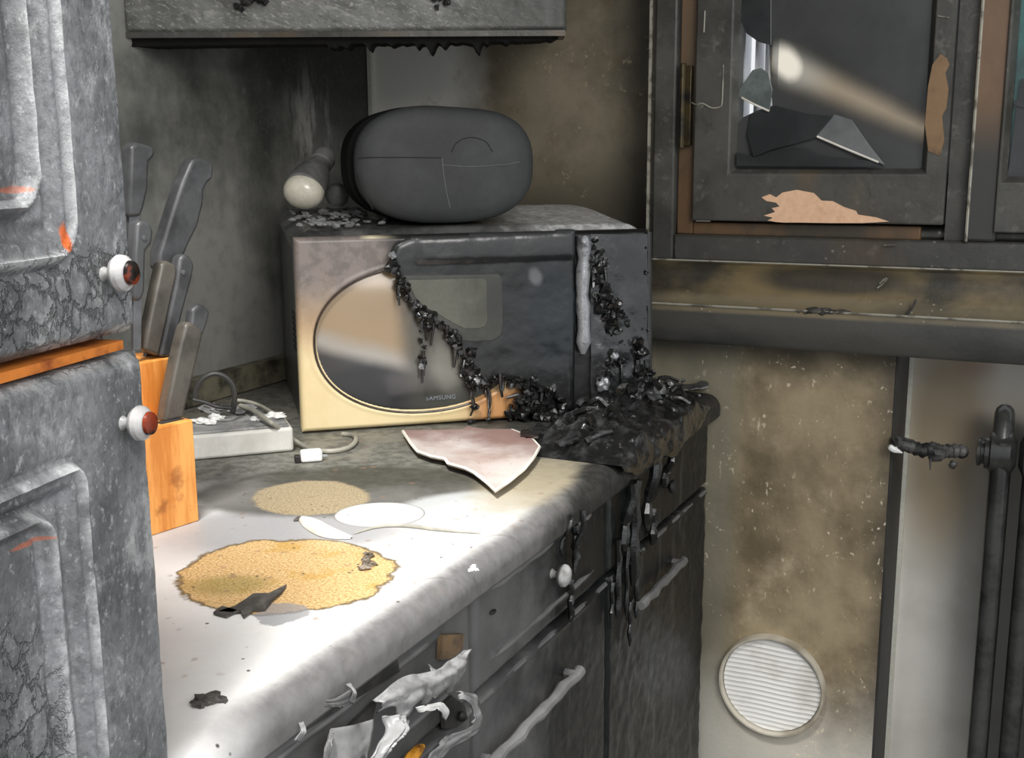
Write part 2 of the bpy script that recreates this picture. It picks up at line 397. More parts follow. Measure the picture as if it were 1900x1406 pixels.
def f_hood():
    x, y, z = pos(); n = nz(9, 7, .7); g = nz(24, 6, .7, comb(x+z*.9, y+z*.9, z*1.2), .6); f = nz(120, 3, .6)
    c = mix(sm(n, .35, .7), '#7f807c', '#5c5d59')
    c = mix(sm(g, .5, .66)*.6, c, '#42433f'); c = mix(sm(g, .43, .36)*.45, c, '#aaa9a2')
    c = mix(sm(nz(150, 3, .75, comb(x+z*.8, y+z*.8, z*1.3)), .54, .66)*.6, c, '#b5b4ad'); c = mix(sm(nz(120, 4, .75), .56, .7)*.6, c, '#33332f')
    c = mix(sm(x+(n-.5)*.15, -.80, -.68)*.8, c, '#393935')
    c = mix(sm(ell(-1.01, 1.475, .05, .03, 0, x, z)+(n-.5)*.5, 1, .5)*.5, c, '#383834')
    return dict(c=c, r=.5, h=n*.4+g*.45+f*.15, hd=.004)
M_HOOD = mat('crazed_cabinet_paint', f_hood)
M_UNDER = simple('charred_underside', '#0c0c0b', '#191817', 20, rough=.8, spec=.2)
def f_frame():
    x, y, z = pos(); n = nz(7, 7, .65); f = nz(80, 4, .6)
    c = mix(sm(n, .35, .68), '#54534e', '#353430')
    c = mix(sm(nz(45, 5, .7), .55, .72)*.5, c, '#7c7a72'); c = mix(sm(nz(25, 5, .7, comb(x, y, z*.5)), .56, .7)*.6, c, '#2c2b28')
    c = mix(sm(nz(5, 4, .6, comb(x*1, y, z*.4)), .52, .66)*.45, c, '#6f5b40')
    c = mix(sm(z+(n-.5)*.10, 1.13, 1.18)*0+sm(z+(n-.5)*.15, 1.20, 1.10)*.5, c, '#3c3c3b')
    c = mix(sm(vor(70), .2, .08)*sm(nz(9, 3), .58, .66)*.5, c, '#b0aba0')
    return dict(c=c, r=.42, h=n*.5+f*.5, hd=.002)
M_FRAME = mat('smoked_window_frame', f_frame)
def f_rebate():
    x, y, z = pos(); n = nz(8, 6, .65, comb(x, y, z*.5))
    c = mix(sm(n, .35, .62), '#6e5338', '#403a30'); c = mix(sm(z+(n-.5)*.15, 1.2, 1.4)*.6, c, '#6f5c48')
    return dict(c=c, r=.45, h=n, hd=.001)
M_REBATE = mat('scorched_brown_rebate', f_rebate)
def f_post():
    x, y, z = pos(); n = nz(8, 6, .65, comb(x, y, z*.4))
    c = mix(sm(n, .3, .7), '#7b6149', '#5c4936'); c = mix(sm(z+(n-.5)*.10, 1.33, 1.24), c, '#3b3b39')
    return dict(c=c, r=.4, h=n, hd=.001)
M_POST = mat('varnished_brown_post', f_post)
def f_sill():
    x, y, z = pos(); n = nz(6, 6, .6, comb(x*.7, y, z*1.6)); f = nz(90, 4, .6); s = nz(3.2, 4, .6, comb(x, y, z*.6))
    c = mix(sm(n+(s-.5)*.9, .36, .62), '#7b6b4a', '#34312a')
    c = mix(sm(ell(-.29, 1.085, .12, .022, 0, x, z)+(n-.5)*.8, 1.1, .5)*.8, c, '#262521')
    c = mix(sm(z+(n-.5)*.02, 1.062, 1.048)*.4, c, '#8a8474')
    c = mix(sm(vor(100), .2, .08)*sm(nz(10, 3), .55, .66)*.7, c, '#cfc6ad')
    c = mix(sm(z, 1.036, 1.030), c, mix(sm(n, .4, .6), '#4d4c48', '#3a3a37'))
    return dict(c=c, r=.42+(n-.5)*.3, h=n*.5+f*.5, hd=.0015)
M_SILL = mat('smoked_glossy_sill', f_sill)
M_WORN = simple('worn_pale_edge', '#a8a598', '#6b685e', 40, .48, .6, rough=.35)
M_PEACH = simple('bare_peach_wood', '#eec3a0', '#d3a27c', 30, .5, .8, rough=.7)
M_PEACH2 = simple('scorched_wood_streak', '#8d7050', '#574333', 20, .4, .7, rough=.6)
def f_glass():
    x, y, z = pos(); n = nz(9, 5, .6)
    # reflected beam painted as a clearer band in the film, running down to the right
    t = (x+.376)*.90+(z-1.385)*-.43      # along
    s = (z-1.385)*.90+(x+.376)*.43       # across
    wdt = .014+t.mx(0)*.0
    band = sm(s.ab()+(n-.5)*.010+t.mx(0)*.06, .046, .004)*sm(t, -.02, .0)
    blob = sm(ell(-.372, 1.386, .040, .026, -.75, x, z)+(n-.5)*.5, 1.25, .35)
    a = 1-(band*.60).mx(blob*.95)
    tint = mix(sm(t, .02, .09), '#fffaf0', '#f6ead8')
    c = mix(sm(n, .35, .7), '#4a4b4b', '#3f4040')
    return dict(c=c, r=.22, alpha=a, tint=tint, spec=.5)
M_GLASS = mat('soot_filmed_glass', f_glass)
M_SHARD = simple('sooted_glass_shard', '#3c3e3f', '#2e3031', 10, rough=.18, bump=.0003)
M_SHARD_L = simple('grey_glass_shard', '#77797a', '#5b5e5f', 10, rough=.2, bump=.0003)
M_SHARD_G = simple('greenish_glass_shard', '#6f7775', '#565d5b', 14, rough=.2, bump=.0003)
M_TEAL = simple('teal_tinted_glass', '#3f6e6c', '#3a4a4b', 6, .42, .62, rough=.12, bump=.0003)
M_UPVC = simple('white_outer_frame', '#dfe3ea', '#aab0bb', 6, .6, .8, rough=.3)
M_DARKOUT = simple('dark_outer_board', '#2b2c2d', '#3a3b3c', 6, rough=.7)
M_RAD = simple('blackened_iron', '#4a4a49', '#2e2e2d', 14, rough=.26, bump=.0012, spec=.6)
M_PIPE = simple('charred_pipe', '#555452', '#1c1b1b', 40, .4, .6, rough=.5, bump=.003)
def f_vent():
    x, y, z = pos(); n = nz(12, 5, .6)
    c = mix(sm(n, .45, .75), '#efeeea', '#d2cfc6'); c = mix(sm(z+(n-.5)*.04, .515, .53)*.5, c, '#8b8174')
    return dict(c=c, r=.5, h=n, hd=.001)
M_VENT = mat('white_vent_plastic', f_vent)
M_VENT_RING = simple('vent_ring_cream', '#c9c2b2', '#948b7a', 10, .45, .7, rough=.5)
# microwave
def f_fascia():
    x, y, z = pos(); n = nz(9, 6, .6); f = nz(60, 4, .6)
    u = (x+.889)*.7547+(y-1.179)*.6561; h = z-.9
    c = mix(sm(n, .35, .7), '#efdcae', '#e6cd9a')
    t = sm(h+u*.10+(n-.5)*.11, .125, .215)
    c = mix(sm(h+u*.2+(n-.5)*.07, .085, .15)*.8, c, '#b39273')
    c = mix(t*.95, c, mix(sm(f, .4, .65), '#8b817d', '#716b69'))
    c = mix(sm(h+(n-.5)*.004, .2545, .257)*sm(u+(n-.5)*.06, .085, .11)*sm(u+(n-.5)*.08, .27, .22), c, '#f3e6c6')
    c = mix(sm(u+(h-.2)*.55+(n-.5)*.06, .135, .175)*sm(h, .12, .17), c, '#262626')
    c = mix(sm(u+(n-.5)*.05, .275, .30), c, '#1d1d1d')
    c = mix(sm(u+(n-.5)*.06, .20, .25)*sm(u+(n-.5)*.04, .31, .28)*sm(h, .055, .035)*.7, c, '#c9782f')
    return dict(c=c, r=.35+(n-.5)*.2, h=n*.6+f*.4, hd=.0008)
M_FASCIA = mat('smoked_cream_fascia', f_fascia)
def f_lens():
    x, y, z = pos(); n = nz(6, 5, .6)
    u = (x+.889)*.7547+(y-1.179)*.6561; h = z-.9
    e = h-.108+(u-.02)*.28+(n-.5)*.012
    c = mix(sm(e, -.004, .018), '#3c3d41', '#a9a49d')  # painted reflection: tan wall above, dark below
    c = mix(sm(e+(n-.5)*.03, .012, .045)*.9, c, '#a38a68')
    c = mix(sm(u+(n-.5)*.05, .125, .16)*.9, c, '#4e4f4a')
    c = mix(sm(ell(.195, .078, .028, .055, .3, u, h)+(n-.5)*.4, 1, .3)*.6, c, '#8c8c82')
    c = mix(sm(e, -.03, -.075)*.7, c, '#1d1d1f')
    return dict(c=c, r=.22+(n-.5)*.1, coat=.5)
M_LENS = mat('reflection_painted_lens', f_lens)
def f_sheet():
    x, y, z = pos(); n = nz(12, 6, .6); f = nz(50, 4, .6)
    u = (x+.889)*.7547+(y-1.179)*.6561; h = z-.9
    c = mix(sm(n, .35, .7), '#232425', '#181919')
    c = mix(sm(h+(n-.5)*.03, .225, .25)*.55, c, '#4b4c4d')
    c = mix(sm(ell(.345, .15, .05, .09, 0, u, h)+(n-.5)*.4, 1.1, .4)*.5, c, '#12262c')
    c = mix(sm(ell(.318, .20, .010, .014, .4, u, h)+(n-.5)*.6, 1.2, .4)*.5, c, '#8a8d8f')
    return dict(c=c, r=.3+(n-.5)*.2, h=n*.4+f*.6, hd=.002, coat=.3)
M_SHEET = mat('melted_black_door_skin', f_sheet)
M_WINDOW = simple('smoked_green_window', '#64655a', '#4c4d45', 8, rough=.3, bump=.0005)
M_WINDOW2 = simple('smoked_green_window_edge', '#4a4b46', '#3c3d39', 8, rough=.3, bump=.0005)
M_MELT = simple('glossy_melted_plastic', '#141414', '#303131', 45, .5, .7, rough=.24, bump=.003, coat=.5, spec=.6)
M_SILVER = simple('silvery_ridge', '#a9abae', '#5b5d60', 40, .5, .66, rough=.2, bump=.003, metal=.35)
M_BODY = simple('sooted_metal_body', '#3b3c3b', '#2a2b2a', 10, rough=.35, bump=.0006)
def f_mtop():
    x, y, z = pos(); n = nz(13, 7, .7); f = nz(90, 4, .6)
    u = (x+.889)*.7547+(y-1.179)*.6561
    c = mix(sm(n, .38, .62), '#6a6a68', '#3b3b3a')
    c = mix(sm(u+(n-.5)*.3, .26, .36)*.95, c, mix(sm(f, .4, .6), '#e6e6e6', '#b4b4b4'))
    c = mix(sm(u+(n-.5)*.1, .47, .485)*.6, c, '#3b3b3b')
    return dict(c=c, r=.3+(n-.5)*.5, h=n*.5+f*.5, hd=.003)
M_MTOP = mat('ash_covered_metal_top', f_mtop)
M_TEXT = simple('faint_grey_lettering', '#8a929a', rough=.5)
M_CASE = simple('sooted_grey_plastic', '#3f4242', '#353637', 7, rough=.6, bump=.0006)
M_CASE_B = simple('black_plastic_shell', '#0b0b0b', '#131313', 8, rough=.8, spec=.15)
M_SEAM = simple('pale_seam_line', '#666869', rough=.5)
M_SEAM_D = simple('dark_seam_line', '#232425', rough=.5)
M_PORC = simple('cream_porcelain', '#f4eedb', '#cfc9bd', 14, .55, .8, rough=.2, coat=.5)
M_JARG = simple('soot_coated_glass', '#7d7d7b', '#5d5d5a', 18, rough=.5)
M_KNIFE = simple('sooted_knife_handle', '#4d4e50', '#2d2e2f', 14, .4, .7, rough=.42, bump=.0008)
M_KNIFE2 = simple('brown_grey_handle', '#57534c', '#393632', 16, rough=.4, bump=.0008)
M_STEEL = simple('sooted_steel', '#77787a', '#4c4d4f', 20, rough=.3, metal=.6)
def f_block():
    x, y, z = pos(); n = nz(40, 6, .65, comb(x*1.0, y*1.0, z*.13)); g = nz(18, 5, .6)
    c = mix(sm(n, .4, .62), '#f2a95a', '#cf7f33'); c = mix(sm(g, .58, .7)*.7, c, '#8a4716')
    return dict(c=c, r=.5, h=n, hd=.0008)
M_BLOCK = mat('orange_beech', f_block)
M_STRIP = simple('ash_white_plastic', '#d6d4ce', '#b5b2aa', 10, .5, .8, rough=.5)
M_ASH = simple('ash_debris', '#a3a3a2', '#6e6e6c', 30, rough=.7, bump=.003)
M_WHITE = simple('white_plastic', '#f1f1ee', '#cfd0cf', 20, .6, .8, rough=.4)
M_CABLE = simple('dusty_cable', '#a8a598', '#7c7a70', 20, rough=.5)
M_CABLE_D = simple('black_cable', '#3a3a38', '#222221', 20, rough=.4)
def f_plate():
    x, y, z = pos(); n = nz(14, 6, .65)
    c = mix(sm(n, .35, .7), '#dcd2cc', '#c2aca4'); c = mix(sm(y+(n-.5)*.12+(x+.65).ab()*.3, 1.16, 1.25)*.9, c, '#8f6f68')
    c = mix(sm(vor(110), .2, .08)*sm(nz(20, 3), .52, .6)*.7, c, '#6b4a3f')
    return dict(c=c, r=.3, h=n, hd=.0008)
M_PLATE = mat('scorched_pink_plate', f_plate)
M_RIM = simple('broken_china_edge', '#f7f3ea', '#ddd6c8', 30, rough=.5)
M_CHAR = simple('black_char_crumb', '#3a3835', '#5d5954', 60, rough=.75, bump=.002)
M_HINGE = simple('tarnished_brass_hinge', '#4a4029', '#1f1e1a', 30, .4, .6, rough=.35, metal=.5)

# ================================================================== THE ROOM
def struct(name, bm, m, **k):
    return tag(finish(name, bm, m, smooth=False, **k), kind='structure')
YB, YR, YN = 1.77, 1.66, 1.80      # recess wall, window wall, radiator niche
b = NB(); box(b, -2.2, 2.5, -1.6, 1.95, -.1, 0); struct('floor', b, M_FLOOR)
b = NB(); box(b, -1.3, 1.2, .2, 2.0, 2.45, 2.55); struct('ceiling', b, M_CEIL)
b = NB(); box(b, -1.27, -1.15, -.3, 1.95, 0, 2.45); struct('wall_left', b, M_WALL_L)
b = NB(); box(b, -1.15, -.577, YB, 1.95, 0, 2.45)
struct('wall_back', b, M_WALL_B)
PX = ony(1642, 1000, YR).x
b = NB(); box(b, -.577, PX, YR, 1.95, 0, 1.0); box(b, -.577, -.562, YR-.004, 1.95, 0, 2.45); box(b, -.577, 1.0, YR+.01, 1.95, 2.05, 2.45)
struct('wall_right', b, M_WALL_LOW)
b = NB(); box(b, PX, 1.0, YN, 1.95, 0, 1.0); struct('wall_niche', b, M_NICHE)
b = NB(); box(b, PX+.0005, PX+.0035, YR+.001, YN, 0, .98); struct('trim_1', b, M_NICHE_SIDE)
xe = ony(1671, 1000, YN-.004).x
b = NB(); box(b, PX+.004, PX+.0105, YN-.008, YN-.0005, 0, .98); struct('trim_2', b, M_WHITE_TRIM)
xc = ony(1205, 300, YR-.004).x
b = NB(); box(b, xc-.002, xc+.003, YR-.009, YR-.0005, 1.0, 2.45)
struct('trim_3', b, M_WORN)
b = NB(); box(b, -1.149, -1.141, YB-.008, YB-.0005, 1.0, 2.44)
struct('trim_4', b, M_WHITE_TRIM)

# ------------------------------------------------------------------ window
YF = 1.64
def wx(px, py=300, Y=YF): return ony(px, py, Y).x
def wz(px, py, Y=YF): return ony(px, py, Y).z
ZT = 2.05
win = thing('window_1', (-.2, YF, 1.0), kind='structure')
zb0, zb1 = wz(1560, 495), wz(1560, 442)
b = NB()
box(b, -.565, wx(1252), YF, 1.75, zb0, ZT)                       # left jamb
box(b, wx(1252), .45, YF, 1.75, zb0, zb1)                        # bottom rail
box(b, wx(1252), .45, YF+.022, 1.75, zb1, wz(1560, 424))
finish('window_frame', b, M_FRAME, win, bev=.004)
b = NB(); box(b, wx(1254), wx(1284), YF+.010, YF+.03, zb1, ZT); box(b, wx(1284), wx(1715), YF+.012, YF+.03, zb1-.001, wz(1560, 418))
finish('window_frame', b, M_REBATE, win, bev=.002)
def sash(xa, xb, ga, gb, za, ga_z, yf, m=M_FRAME, nm='sash'):
    """frame rails with bevelled inner edge: outer xa..xb, glass opening ga..gb, bottom za, glass bottom ga_z"""
    bm = NB(); d = .007; y0, y1 = yf, yf+.012
    def rail(A, B, C, D): # outer quad A,B front; inner quad C,D: front point set inwards by bevel
        pass
    O = [(xa, za), (xb, za), (xb, ZT), (xa, ZT)]
    I1 = [(ga-d, ga_z-d), (gb+d, ga_z-d), (gb+d, ZT-.02), (ga-d, ZT-.02)]
    I2 = [(ga, ga_z), (gb, ga_z), (gb, ZT-.027), (ga, ZT-.027)]
    rings = [[bm.verts.new((x, y, z)) for x, z in P] for P, y in ((O, yf+.04), (O, yf), (I1, yf), (I2, yf+.014), (I2, yf+.04))]
    for i in range(5):
        A, B = rings[i], rings[(i+1) % 5]
        for k in range(4): bm.faces.new((A[k], A[(k+1) % 4], B[(k+1) % 4], B[k]))
    return finish(nm, bm, m, win, smooth=False, bev=.002)
YS = YF-.004
s1 = sash(wx(1286, 300, YS), wx(1757, 300, YS), wx(1366, 300, YS+.014), wx(1711, 300, YS+.014), wz(1500, 413, YS), wz(1500, 313, YS+.014), YS)
b = NB(); box(b, wx(1760), wx(1798), YF+.012, 1.75, zb1, ZT); finish('mullion_groove', b, M_FRAME, win)
b = NB(); box(b, wx(1798), wx(1858), YF-.002, 1.75, zb1, ZT); finish('mullion', b, M_POST, win, bev=.004)
b = NB(); tube(b, [(wx(1803), YF-.003, zb1), (wx(1803), YF-.003, ZT)], .0022, 6); finish('mullion_bead', b, M_WORN, win)
s2 = sash(wx(1845, 400, YS), .42, wx(1871, 300, YS+.014), .38, wz(1870, 432, YS), wz(1880, 328, YS+.014), YS-.003)
# glass of the first sash, its left side knocked out
YG = YS+.018
def gpt(p, Y=YG): return ony(p[0], p[1], Y)
b = NB()
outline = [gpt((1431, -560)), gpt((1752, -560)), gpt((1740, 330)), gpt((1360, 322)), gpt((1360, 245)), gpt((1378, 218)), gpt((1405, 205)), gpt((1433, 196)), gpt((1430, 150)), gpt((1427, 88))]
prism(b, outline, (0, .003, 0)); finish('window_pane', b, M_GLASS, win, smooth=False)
b = NB(); prism(b, [gpt(p, YG+.008) for p in [(1862, -560), (2650, -560), (2650, 375), (1862, 340)]], (0, .003, 0)); finish('window_pane', b, M_TEAL, win, smooth=False)
b = NB(); prism(b, [gpt(p, YG+.001) for p in [(1895, 145), (1935, 165), (1990, 260), (1960, 335), (1868, 330), (1874, 300), (1885, 210)]], (0, .003, 0)); prism(b, [gpt(p, YG-.003) for p in [(1880, 185), (1925, 195), (1925, 206), (1884, 196)]], (0, .003, 0)); finish('window_pane', b, M_SHARD, win, smooth=False)
# hinge on the left edge of the sash
b = NB(); xh = wx(1268, 200); tube(b, [(xh, YF-.006, wz(1268, 275)), (xh, YF-.006, wz(1268, 118))], .0045, 10)
box(b, xh-.005, xh+.012, YF-.003, YF+.011, wz(1268, 270), wz(1268, 122)); finish('hinge', b, M_HINGE, win, bev=.001)
for k in range(3):
    pass
# patches where paint burnt off the sash: thin flakes of bare timber
def patch(px, Y, m, parent, nm, t=.0012):
    bm = NB(); prism(bm, [ony(x, y, Y) for x, y in px], (0, t, 0)); return finish(nm, bm, m, parent, smooth=False)
patch([(1413, 366), (1428, 360), (1440, 366), (1452, 357), (1478, 352), (1510, 358), (1524, 372), (1545, 373), (1566, 384), (1588, 391), (1592, 398), (1625, 403), (1650, 411), (1600, 414), (1540, 414), (1480, 413), (1455, 413), (1440, 412), (1424, 409), (1434, 404), (1417, 400), (1438, 393), (1432, 386), (1446, 383), (1440, 376), (1422, 373)], YS-.0010, M_PEACH, win, 'bare_wood_patch')
patch([(1745, 100), (1757, 108), (1762, 120), (1754, 135), (1760, 165), (1756, 200), (1748, 215), (1752, 260), (1744, 290), (1722, 280), (1716, 230), (1722, 160), (1730, 120)], YS-.0010, M_PEACH2, win, 'bare_wood_patch')
for px in ([(1283, 190), (1292, 194), (1304, 192), (1320, 200), (1336, 198), (1340, 185), (1342, 120)], [(1308, 20), (1306, 60)], [(1740, 30), (1762, 33)], [(1640, 455), (1662, 454)], [(1632, 526), (1642, 517), (1645, 518), (1636, 528), (1628, 534)]):
    bm = NB(); tube(bm, spline([ony(x, y, YS-.001 if y < 500 else 1.612) for x, y in px], 4), .0011, 5); finish('flaked_paint_edge', bm, M_WORN, win)
# outer white frame seen through the hole
b = NB(); xo = ony(1376, 100, 1.70).x; xo2 = ony(1433, 100, 1.70).x
for i, (a, c_, dy) in enumerate(((.02, .10, .004), (.45, .55, 0), (.72, .78, .01), (.90, 1.0, 0))):
    box(b, xo+(xo2-xo)*a, xo+(xo2-xo)*c_, 1.70+dy, 1.74, 1.2, 2.0)
finish('outer_frame', b, M_UPVC, win, smooth=False)
b = NB(); box(b, xo2, .3, 1.742, 1.748, 1.17, 1.23); box(b, -.5, xo+.3, 1.735, 1.748, 1.13, 1.235); finish('outer_board', b, M_DARKOUT, win)
# sill: glossy sloping tile strip and a projecting nosing
b = NB(); x0, x1 = -.568, .5
zt, zm, zl = wz(1560, 493, 1.636), wz(1560, 581, 1.600), wz(1560, 655, 1.598)
prof = [(1.70, zt), (1.636, zt), (1.628, zt-.004), (1.622, zt-.02), (1.615, zm+.016), (1.606, zm+.004), (1.598, zm), (1.596, zm-.006), (1.596, zl+.006), (1.600, zl), (1.70, zl-.002)]
prism(b, [(x0, y, z) for y, z in prof], (x1-x0, 0, 0)); sill = finish('trim_5', b, M_SILL, ang=50, bev=.0012); sill['kind'] = 'structure'
b = NB(); tube(b, [(x0, 1.597, zm+.0008), (-.3, 1.597, zm+.001), (.5, 1.597, zm+.0008)], .0018, 6); finish('worn_edge', b, M_WORN, sill)
b = NB(); tube(b, [(x0, 1.6355, zt), (.5, 1.6355, zt)], .0016, 6); finish('worn_edge', b, M_WORN, sill)

def shard(px, Y, m, label, tilt=.03, th=.003, edge=None, cat='glass shard'):
    bm = NB(); pts = []
    zb = min(ony(x, y, Y).z for x, y in px)
    for x, y in px:
        n_ = Vector((0, 1, -tilt)).normalized(); pts.append(hit(x, y, (0, 1, -tilt), (0, Y, zb)))
    prism(bm, pts, (0, th, 0))
    o = finish('glass_shard', bm, m, smooth=False, bev=.0006); tag(o, label, cat, 'broken window glass')
    if edge:
        e = NB(); tube(e, [hit(x, y, (0, 1, -tilt), (0, Y-.001, zb)) for x, y in edge], .0016, 6); finish('broken_edge', e, M_RIM, o)
    return o
shard([(1372, -40), (1431, -40), (1431, 84), (1408, 78), (1385, 62), (1371, 32)], YG-.004, M_SHARD, 'dark smoky glass shard hanging at the top left of the broken window pane', .01)
shard([(1366, 178), (1378, 156), (1396, 130), (1412, 126), (1426, 136), (1433, 166), (1428, 206), (1400, 194)], YG-.005, M_SHARD_G, 'small greenish grey glass shard wedged below the white gap in the window', .06, edge=[(1376, 181), (1400, 194), (1427, 206)])
shard([(1392, 212), (1438, 196), (1500, 212), (1546, 216), (1512, 256), (1470, 268), (1430, 278), (1398, 292), (1386, 250)], YG-.010, M_SHARD, 'large charcoal glass shard standing on the left of the window sash rail', .10)
shard([(1512, 254), (1548, 212), (1580, 222), (1612, 268), (1642, 306), (1590, 288)], YG-.008, M_SHARD_L, 'light grey triangular glass shard with a white lower edge in the window', .08, edge=[(1516, 253), (1560, 272), (1630, 301)])
shard([(1366, 282), (1400, 292), (1462, 272), (1500, 276), (1522, 290), (1610, 298), (1642, 310), (1366, 308)], YG-.014, M_SHARD, 'low strip of sooty glass shard lying along the window sash rail', .02)

random.seed(31)
b = NB()
for x, r in ((1484, .004), (1500, .006), (1515, .008), (1530, .007), (1546, .005), (1561, .006), (1572, .003)):
    p = ony(x, 581, 1.599); blob(b, p+Vector((0, .001, r*.35)), r, 2, .5, 2, (1.6, .8, .7))
tag(finish('char_fragment', b, M_CHAR), 'row of black char lumps stuck on the edge of the window sill', 'char')
b = NB(); tube(b, spline([ony(x, y, 1.601) for x, y in ((1650, 603), (1668, 596), (1690, 575), (1700, 556))], 4), .0022, 6)
tag(finish('charred_twig', b, M_CHAR), 'thin dark charred strip leaning across the window sill edge', 'debris')

# ------------------------------------------------------------------ radiator in the niche
rad = thing('radiator', (.0, 1.72, .12), 'blackened cast iron column radiator in the niche under the window', 'radiator')
zr = ony(1830, 838, 1.70).z; ztop = ony(1860, 772, 1.70).z; xr = ony(1836, 1100, 1.69).x
for k in range(6):
    x = xr+.0435*k; b = NB()
    for y in (1.69, 1.755):
        tube(b, [(x, y, .15), (x, y, zr-.01), (x, y, zr+.02)], .0135, 12)
    tube(b, spline([(x, 1.69, zr+.0), (x, 1.70, zr+.028), (x, 1.722, ztop), (x, 1.745, zr+.028), (x, 1.755, zr)], 5), [.0135]*21, 12)
    box(b, x-.004, x+.004, 1.695, 1.75, .16, zr)
    tube(b, [(x-.020, 1.705, zr), (x-.013, 1.705, zr), (x+.013, 1.705, zr), (x+.020, 1.705, zr)], [.018, .033, .033, .018], 16)
    finish('radiator_section', b, M_RAD, rad)
    b = NB(); tube(b, [(x-.0135, 1.690-.004, .2), (x-.0135, 1.690-.004, zr-.03)], .0010, 5); 
    b.free()
b = NB(); x = xr-.021
tube(b, [(x-.012, 1.70, zr), (x-.010, 1.70, zr), (x-.006, 1.70, zr), (x-.005, 1.70, zr), (x-.001, 1.70, zr), (x, 1.70, zr), (x+.008, 1.70, zr)], [.014, .021, .021, .018, .018, .024, .024], 16)
finish('end_bush', b, M_RAD, rad)
b = NB()
P = [ony(1652, 824, 1.625), ony(1668, 822, 1.63), ony(1690, 828, 1.635), ony(1712, 836, 1.64), ony(1730, 832, 1.655), ony(1745, 838, 1.665), ony(1765, 836, 1.68), ony(1790, 838, 1.695)]
tube(b, spline(P, 4), [.0075+.0035*abs(math.sin(i*1.7)) for i in range(29)], 10)
blob(b, ony(1738, 840, 1.655), .0135, 2, .25); blob(b, ony(1816-1, 866, 1.66) if False else ony(1768, 862, 1.67), .006, 2, .3)
tube(b, [ony(1727, 848, 1.65), ony(1726, 872, 1.65)], [.003, .0005], 6)
finish('valve_pipe', b, M_PIPE, rad)
b = NB(); tube(b, spline([ony(1649, 828, 1.617), ony(1660, 834, 1.62), ony(1674, 840, 1.626)], 4), [.003, .0045, .005, .005, .005, .004, .003, .002, .001], 8); finish('flaking_white_paint', b, M_WHITE, rad)

# ------------------------------------------------------------------ round wall vent
vc = ony(1433, 1268, YR); vr = (ony(1530, 1268, YR).x-ony(1333, 1268, YR).x)/2
ven = thing('wall_vent', (vc.x, YR, vc.z), 'round cream wall vent with wavy white louvres low on the mottled wall', 'vent')
b = NB(); lathe(b, [(vr-.006, 0), (vr-.006, .012), (vr-.004, .0145), (vr-.0012, .0145), (vr, .011), (vr, 0)], (vc.x, YR-.0003, vc.z), (0, -1, 0), 72); finish('vent_ring', b, M_VENT_RING, ven)
b = NB(); ri = vr-.007; 
def S(a, c):
    Z = ri*(2*c-1)*.9995; hf = math.sqrt(max(1e-9, ri*ri-Z*Z)); X = hf*(2*a-1)
    ph = (Z+.0006*math.sin(X*60)+.0004*mn.noise(Vector((X*60, 0, Z*60))))/.0080
    return Vector((vc.x+X, YR-.0065+.0012*abs(math.cos(ph*math.pi)), vc.z+Z))
gridsurf(b, S, 40, 220)
finish('vent_grille', b, M_VENT, ven)

# ================================================================== WORKTOP AND BASE CABINETS
Y0, Y1 = .4640, 1.645
prof = [(-1.148, .900), (-.480, .900)] + [(-.472+.022*math.sin(R(a)), .878+.022*math.cos(R(a))) for a in range(0, 91, 11)] + [(-.450, .868), (-.453, .864), (-1.148, .864)]
b = NB(); prism(b, [(x, Y0, z) for x, z in prof], (0, Y1-Y0, 0))
tag(finish('worktop', b, M_TOP, ang=30), 'burnt pale laminate worktop with bare tan patches and a rounded front edge', 'worktop')
b = NB(); bx = onx(475, 690, -1.128)
box(b, -1.1495, -1.128, Y0, 1.50, .9005, .94)
tag(finish('worktop_upstand', b, simple('stained_upstand', '#85806c', '#3e3b30', 14, .4, .6), bev=.002), 'narrow brown-stained upstand strip along the back of the worktop', 'upstand')

XF = -.466
def front_panel(nm, y0, y1, z0, z1, parent, ridges=(), rough=.0008, m=M_FRONT, th=.017, seed=0, frame=None):
    bm = NB(); nu = max(8, int((y1-y0)/.004)); nv = max(8, int((z1-z0)/.0035))
    def P(a, c):
        y = y0+(y1-y0)*a; z = z0+(z1-z0)*c; h = rough*fbm((y*1.0+seed, z, seed), 38)*1.6
        for (ra, rb, rz, w, amp) in ridges:
            h += amp*gauss(z-rz, w)*ss(y, ra-.006, ra+.004)*(1-ss(y, rb-.004, rb+.006))
        if frame:
            d = rrsdf(y, z, y0+.045, y1-.045, z0+.05, z1-.10, .02); h += .0022*gauss(d, .004)-.0015*gauss(d+.009, .004)
        e = min(y-y0, y1-y, z-z0, z1-z); h -= .004*(1-ss(e, -.0001, .005))
        return Vector((XF+h, y, z))
    gridsurf(bm, P, nu, nv, (-th, 0, 0))
    return finish(nm, bm, m, parent, ang=60)
def knob(parent, O, A, s, m=M_KNOB, nm='knob'):
    bm = NB(); lathe(bm, [(.45*s, 0), (.42*s, .10*s), (.30*s, .28*s), (.30*s, .5*s), (.55*s, .68*s), (.86*s, .86*s), (1.0*s, 1.12*s), (.95*s, 1.38*s), (.72*s, 1.6*s), (.38*s, 1.72*s), (0, 1.76*s)], O, A, 24)
    return finish(nm, bm, m, parent)
def bar_handle(parent, ya, yb, z, x=-.452):
    bm = NB(); n = 14
    pts = [Vector((x+.0010*math.sin(i*2.1), ya+(yb-ya)*i/n, z+.0012*math.sin(i*1.3))) for i in range(n+1)]
    tube(bm, pts, [.0062+.0009*math.sin(i*1.9) for i in range(n+1)], 10)
    for y in (ya+.012, yb-.012): tube(bm, [(XF-.002, y, z), (x, y, z)], .0050, 8)
    return finish('handle', bm, M_RIDGE, parent)
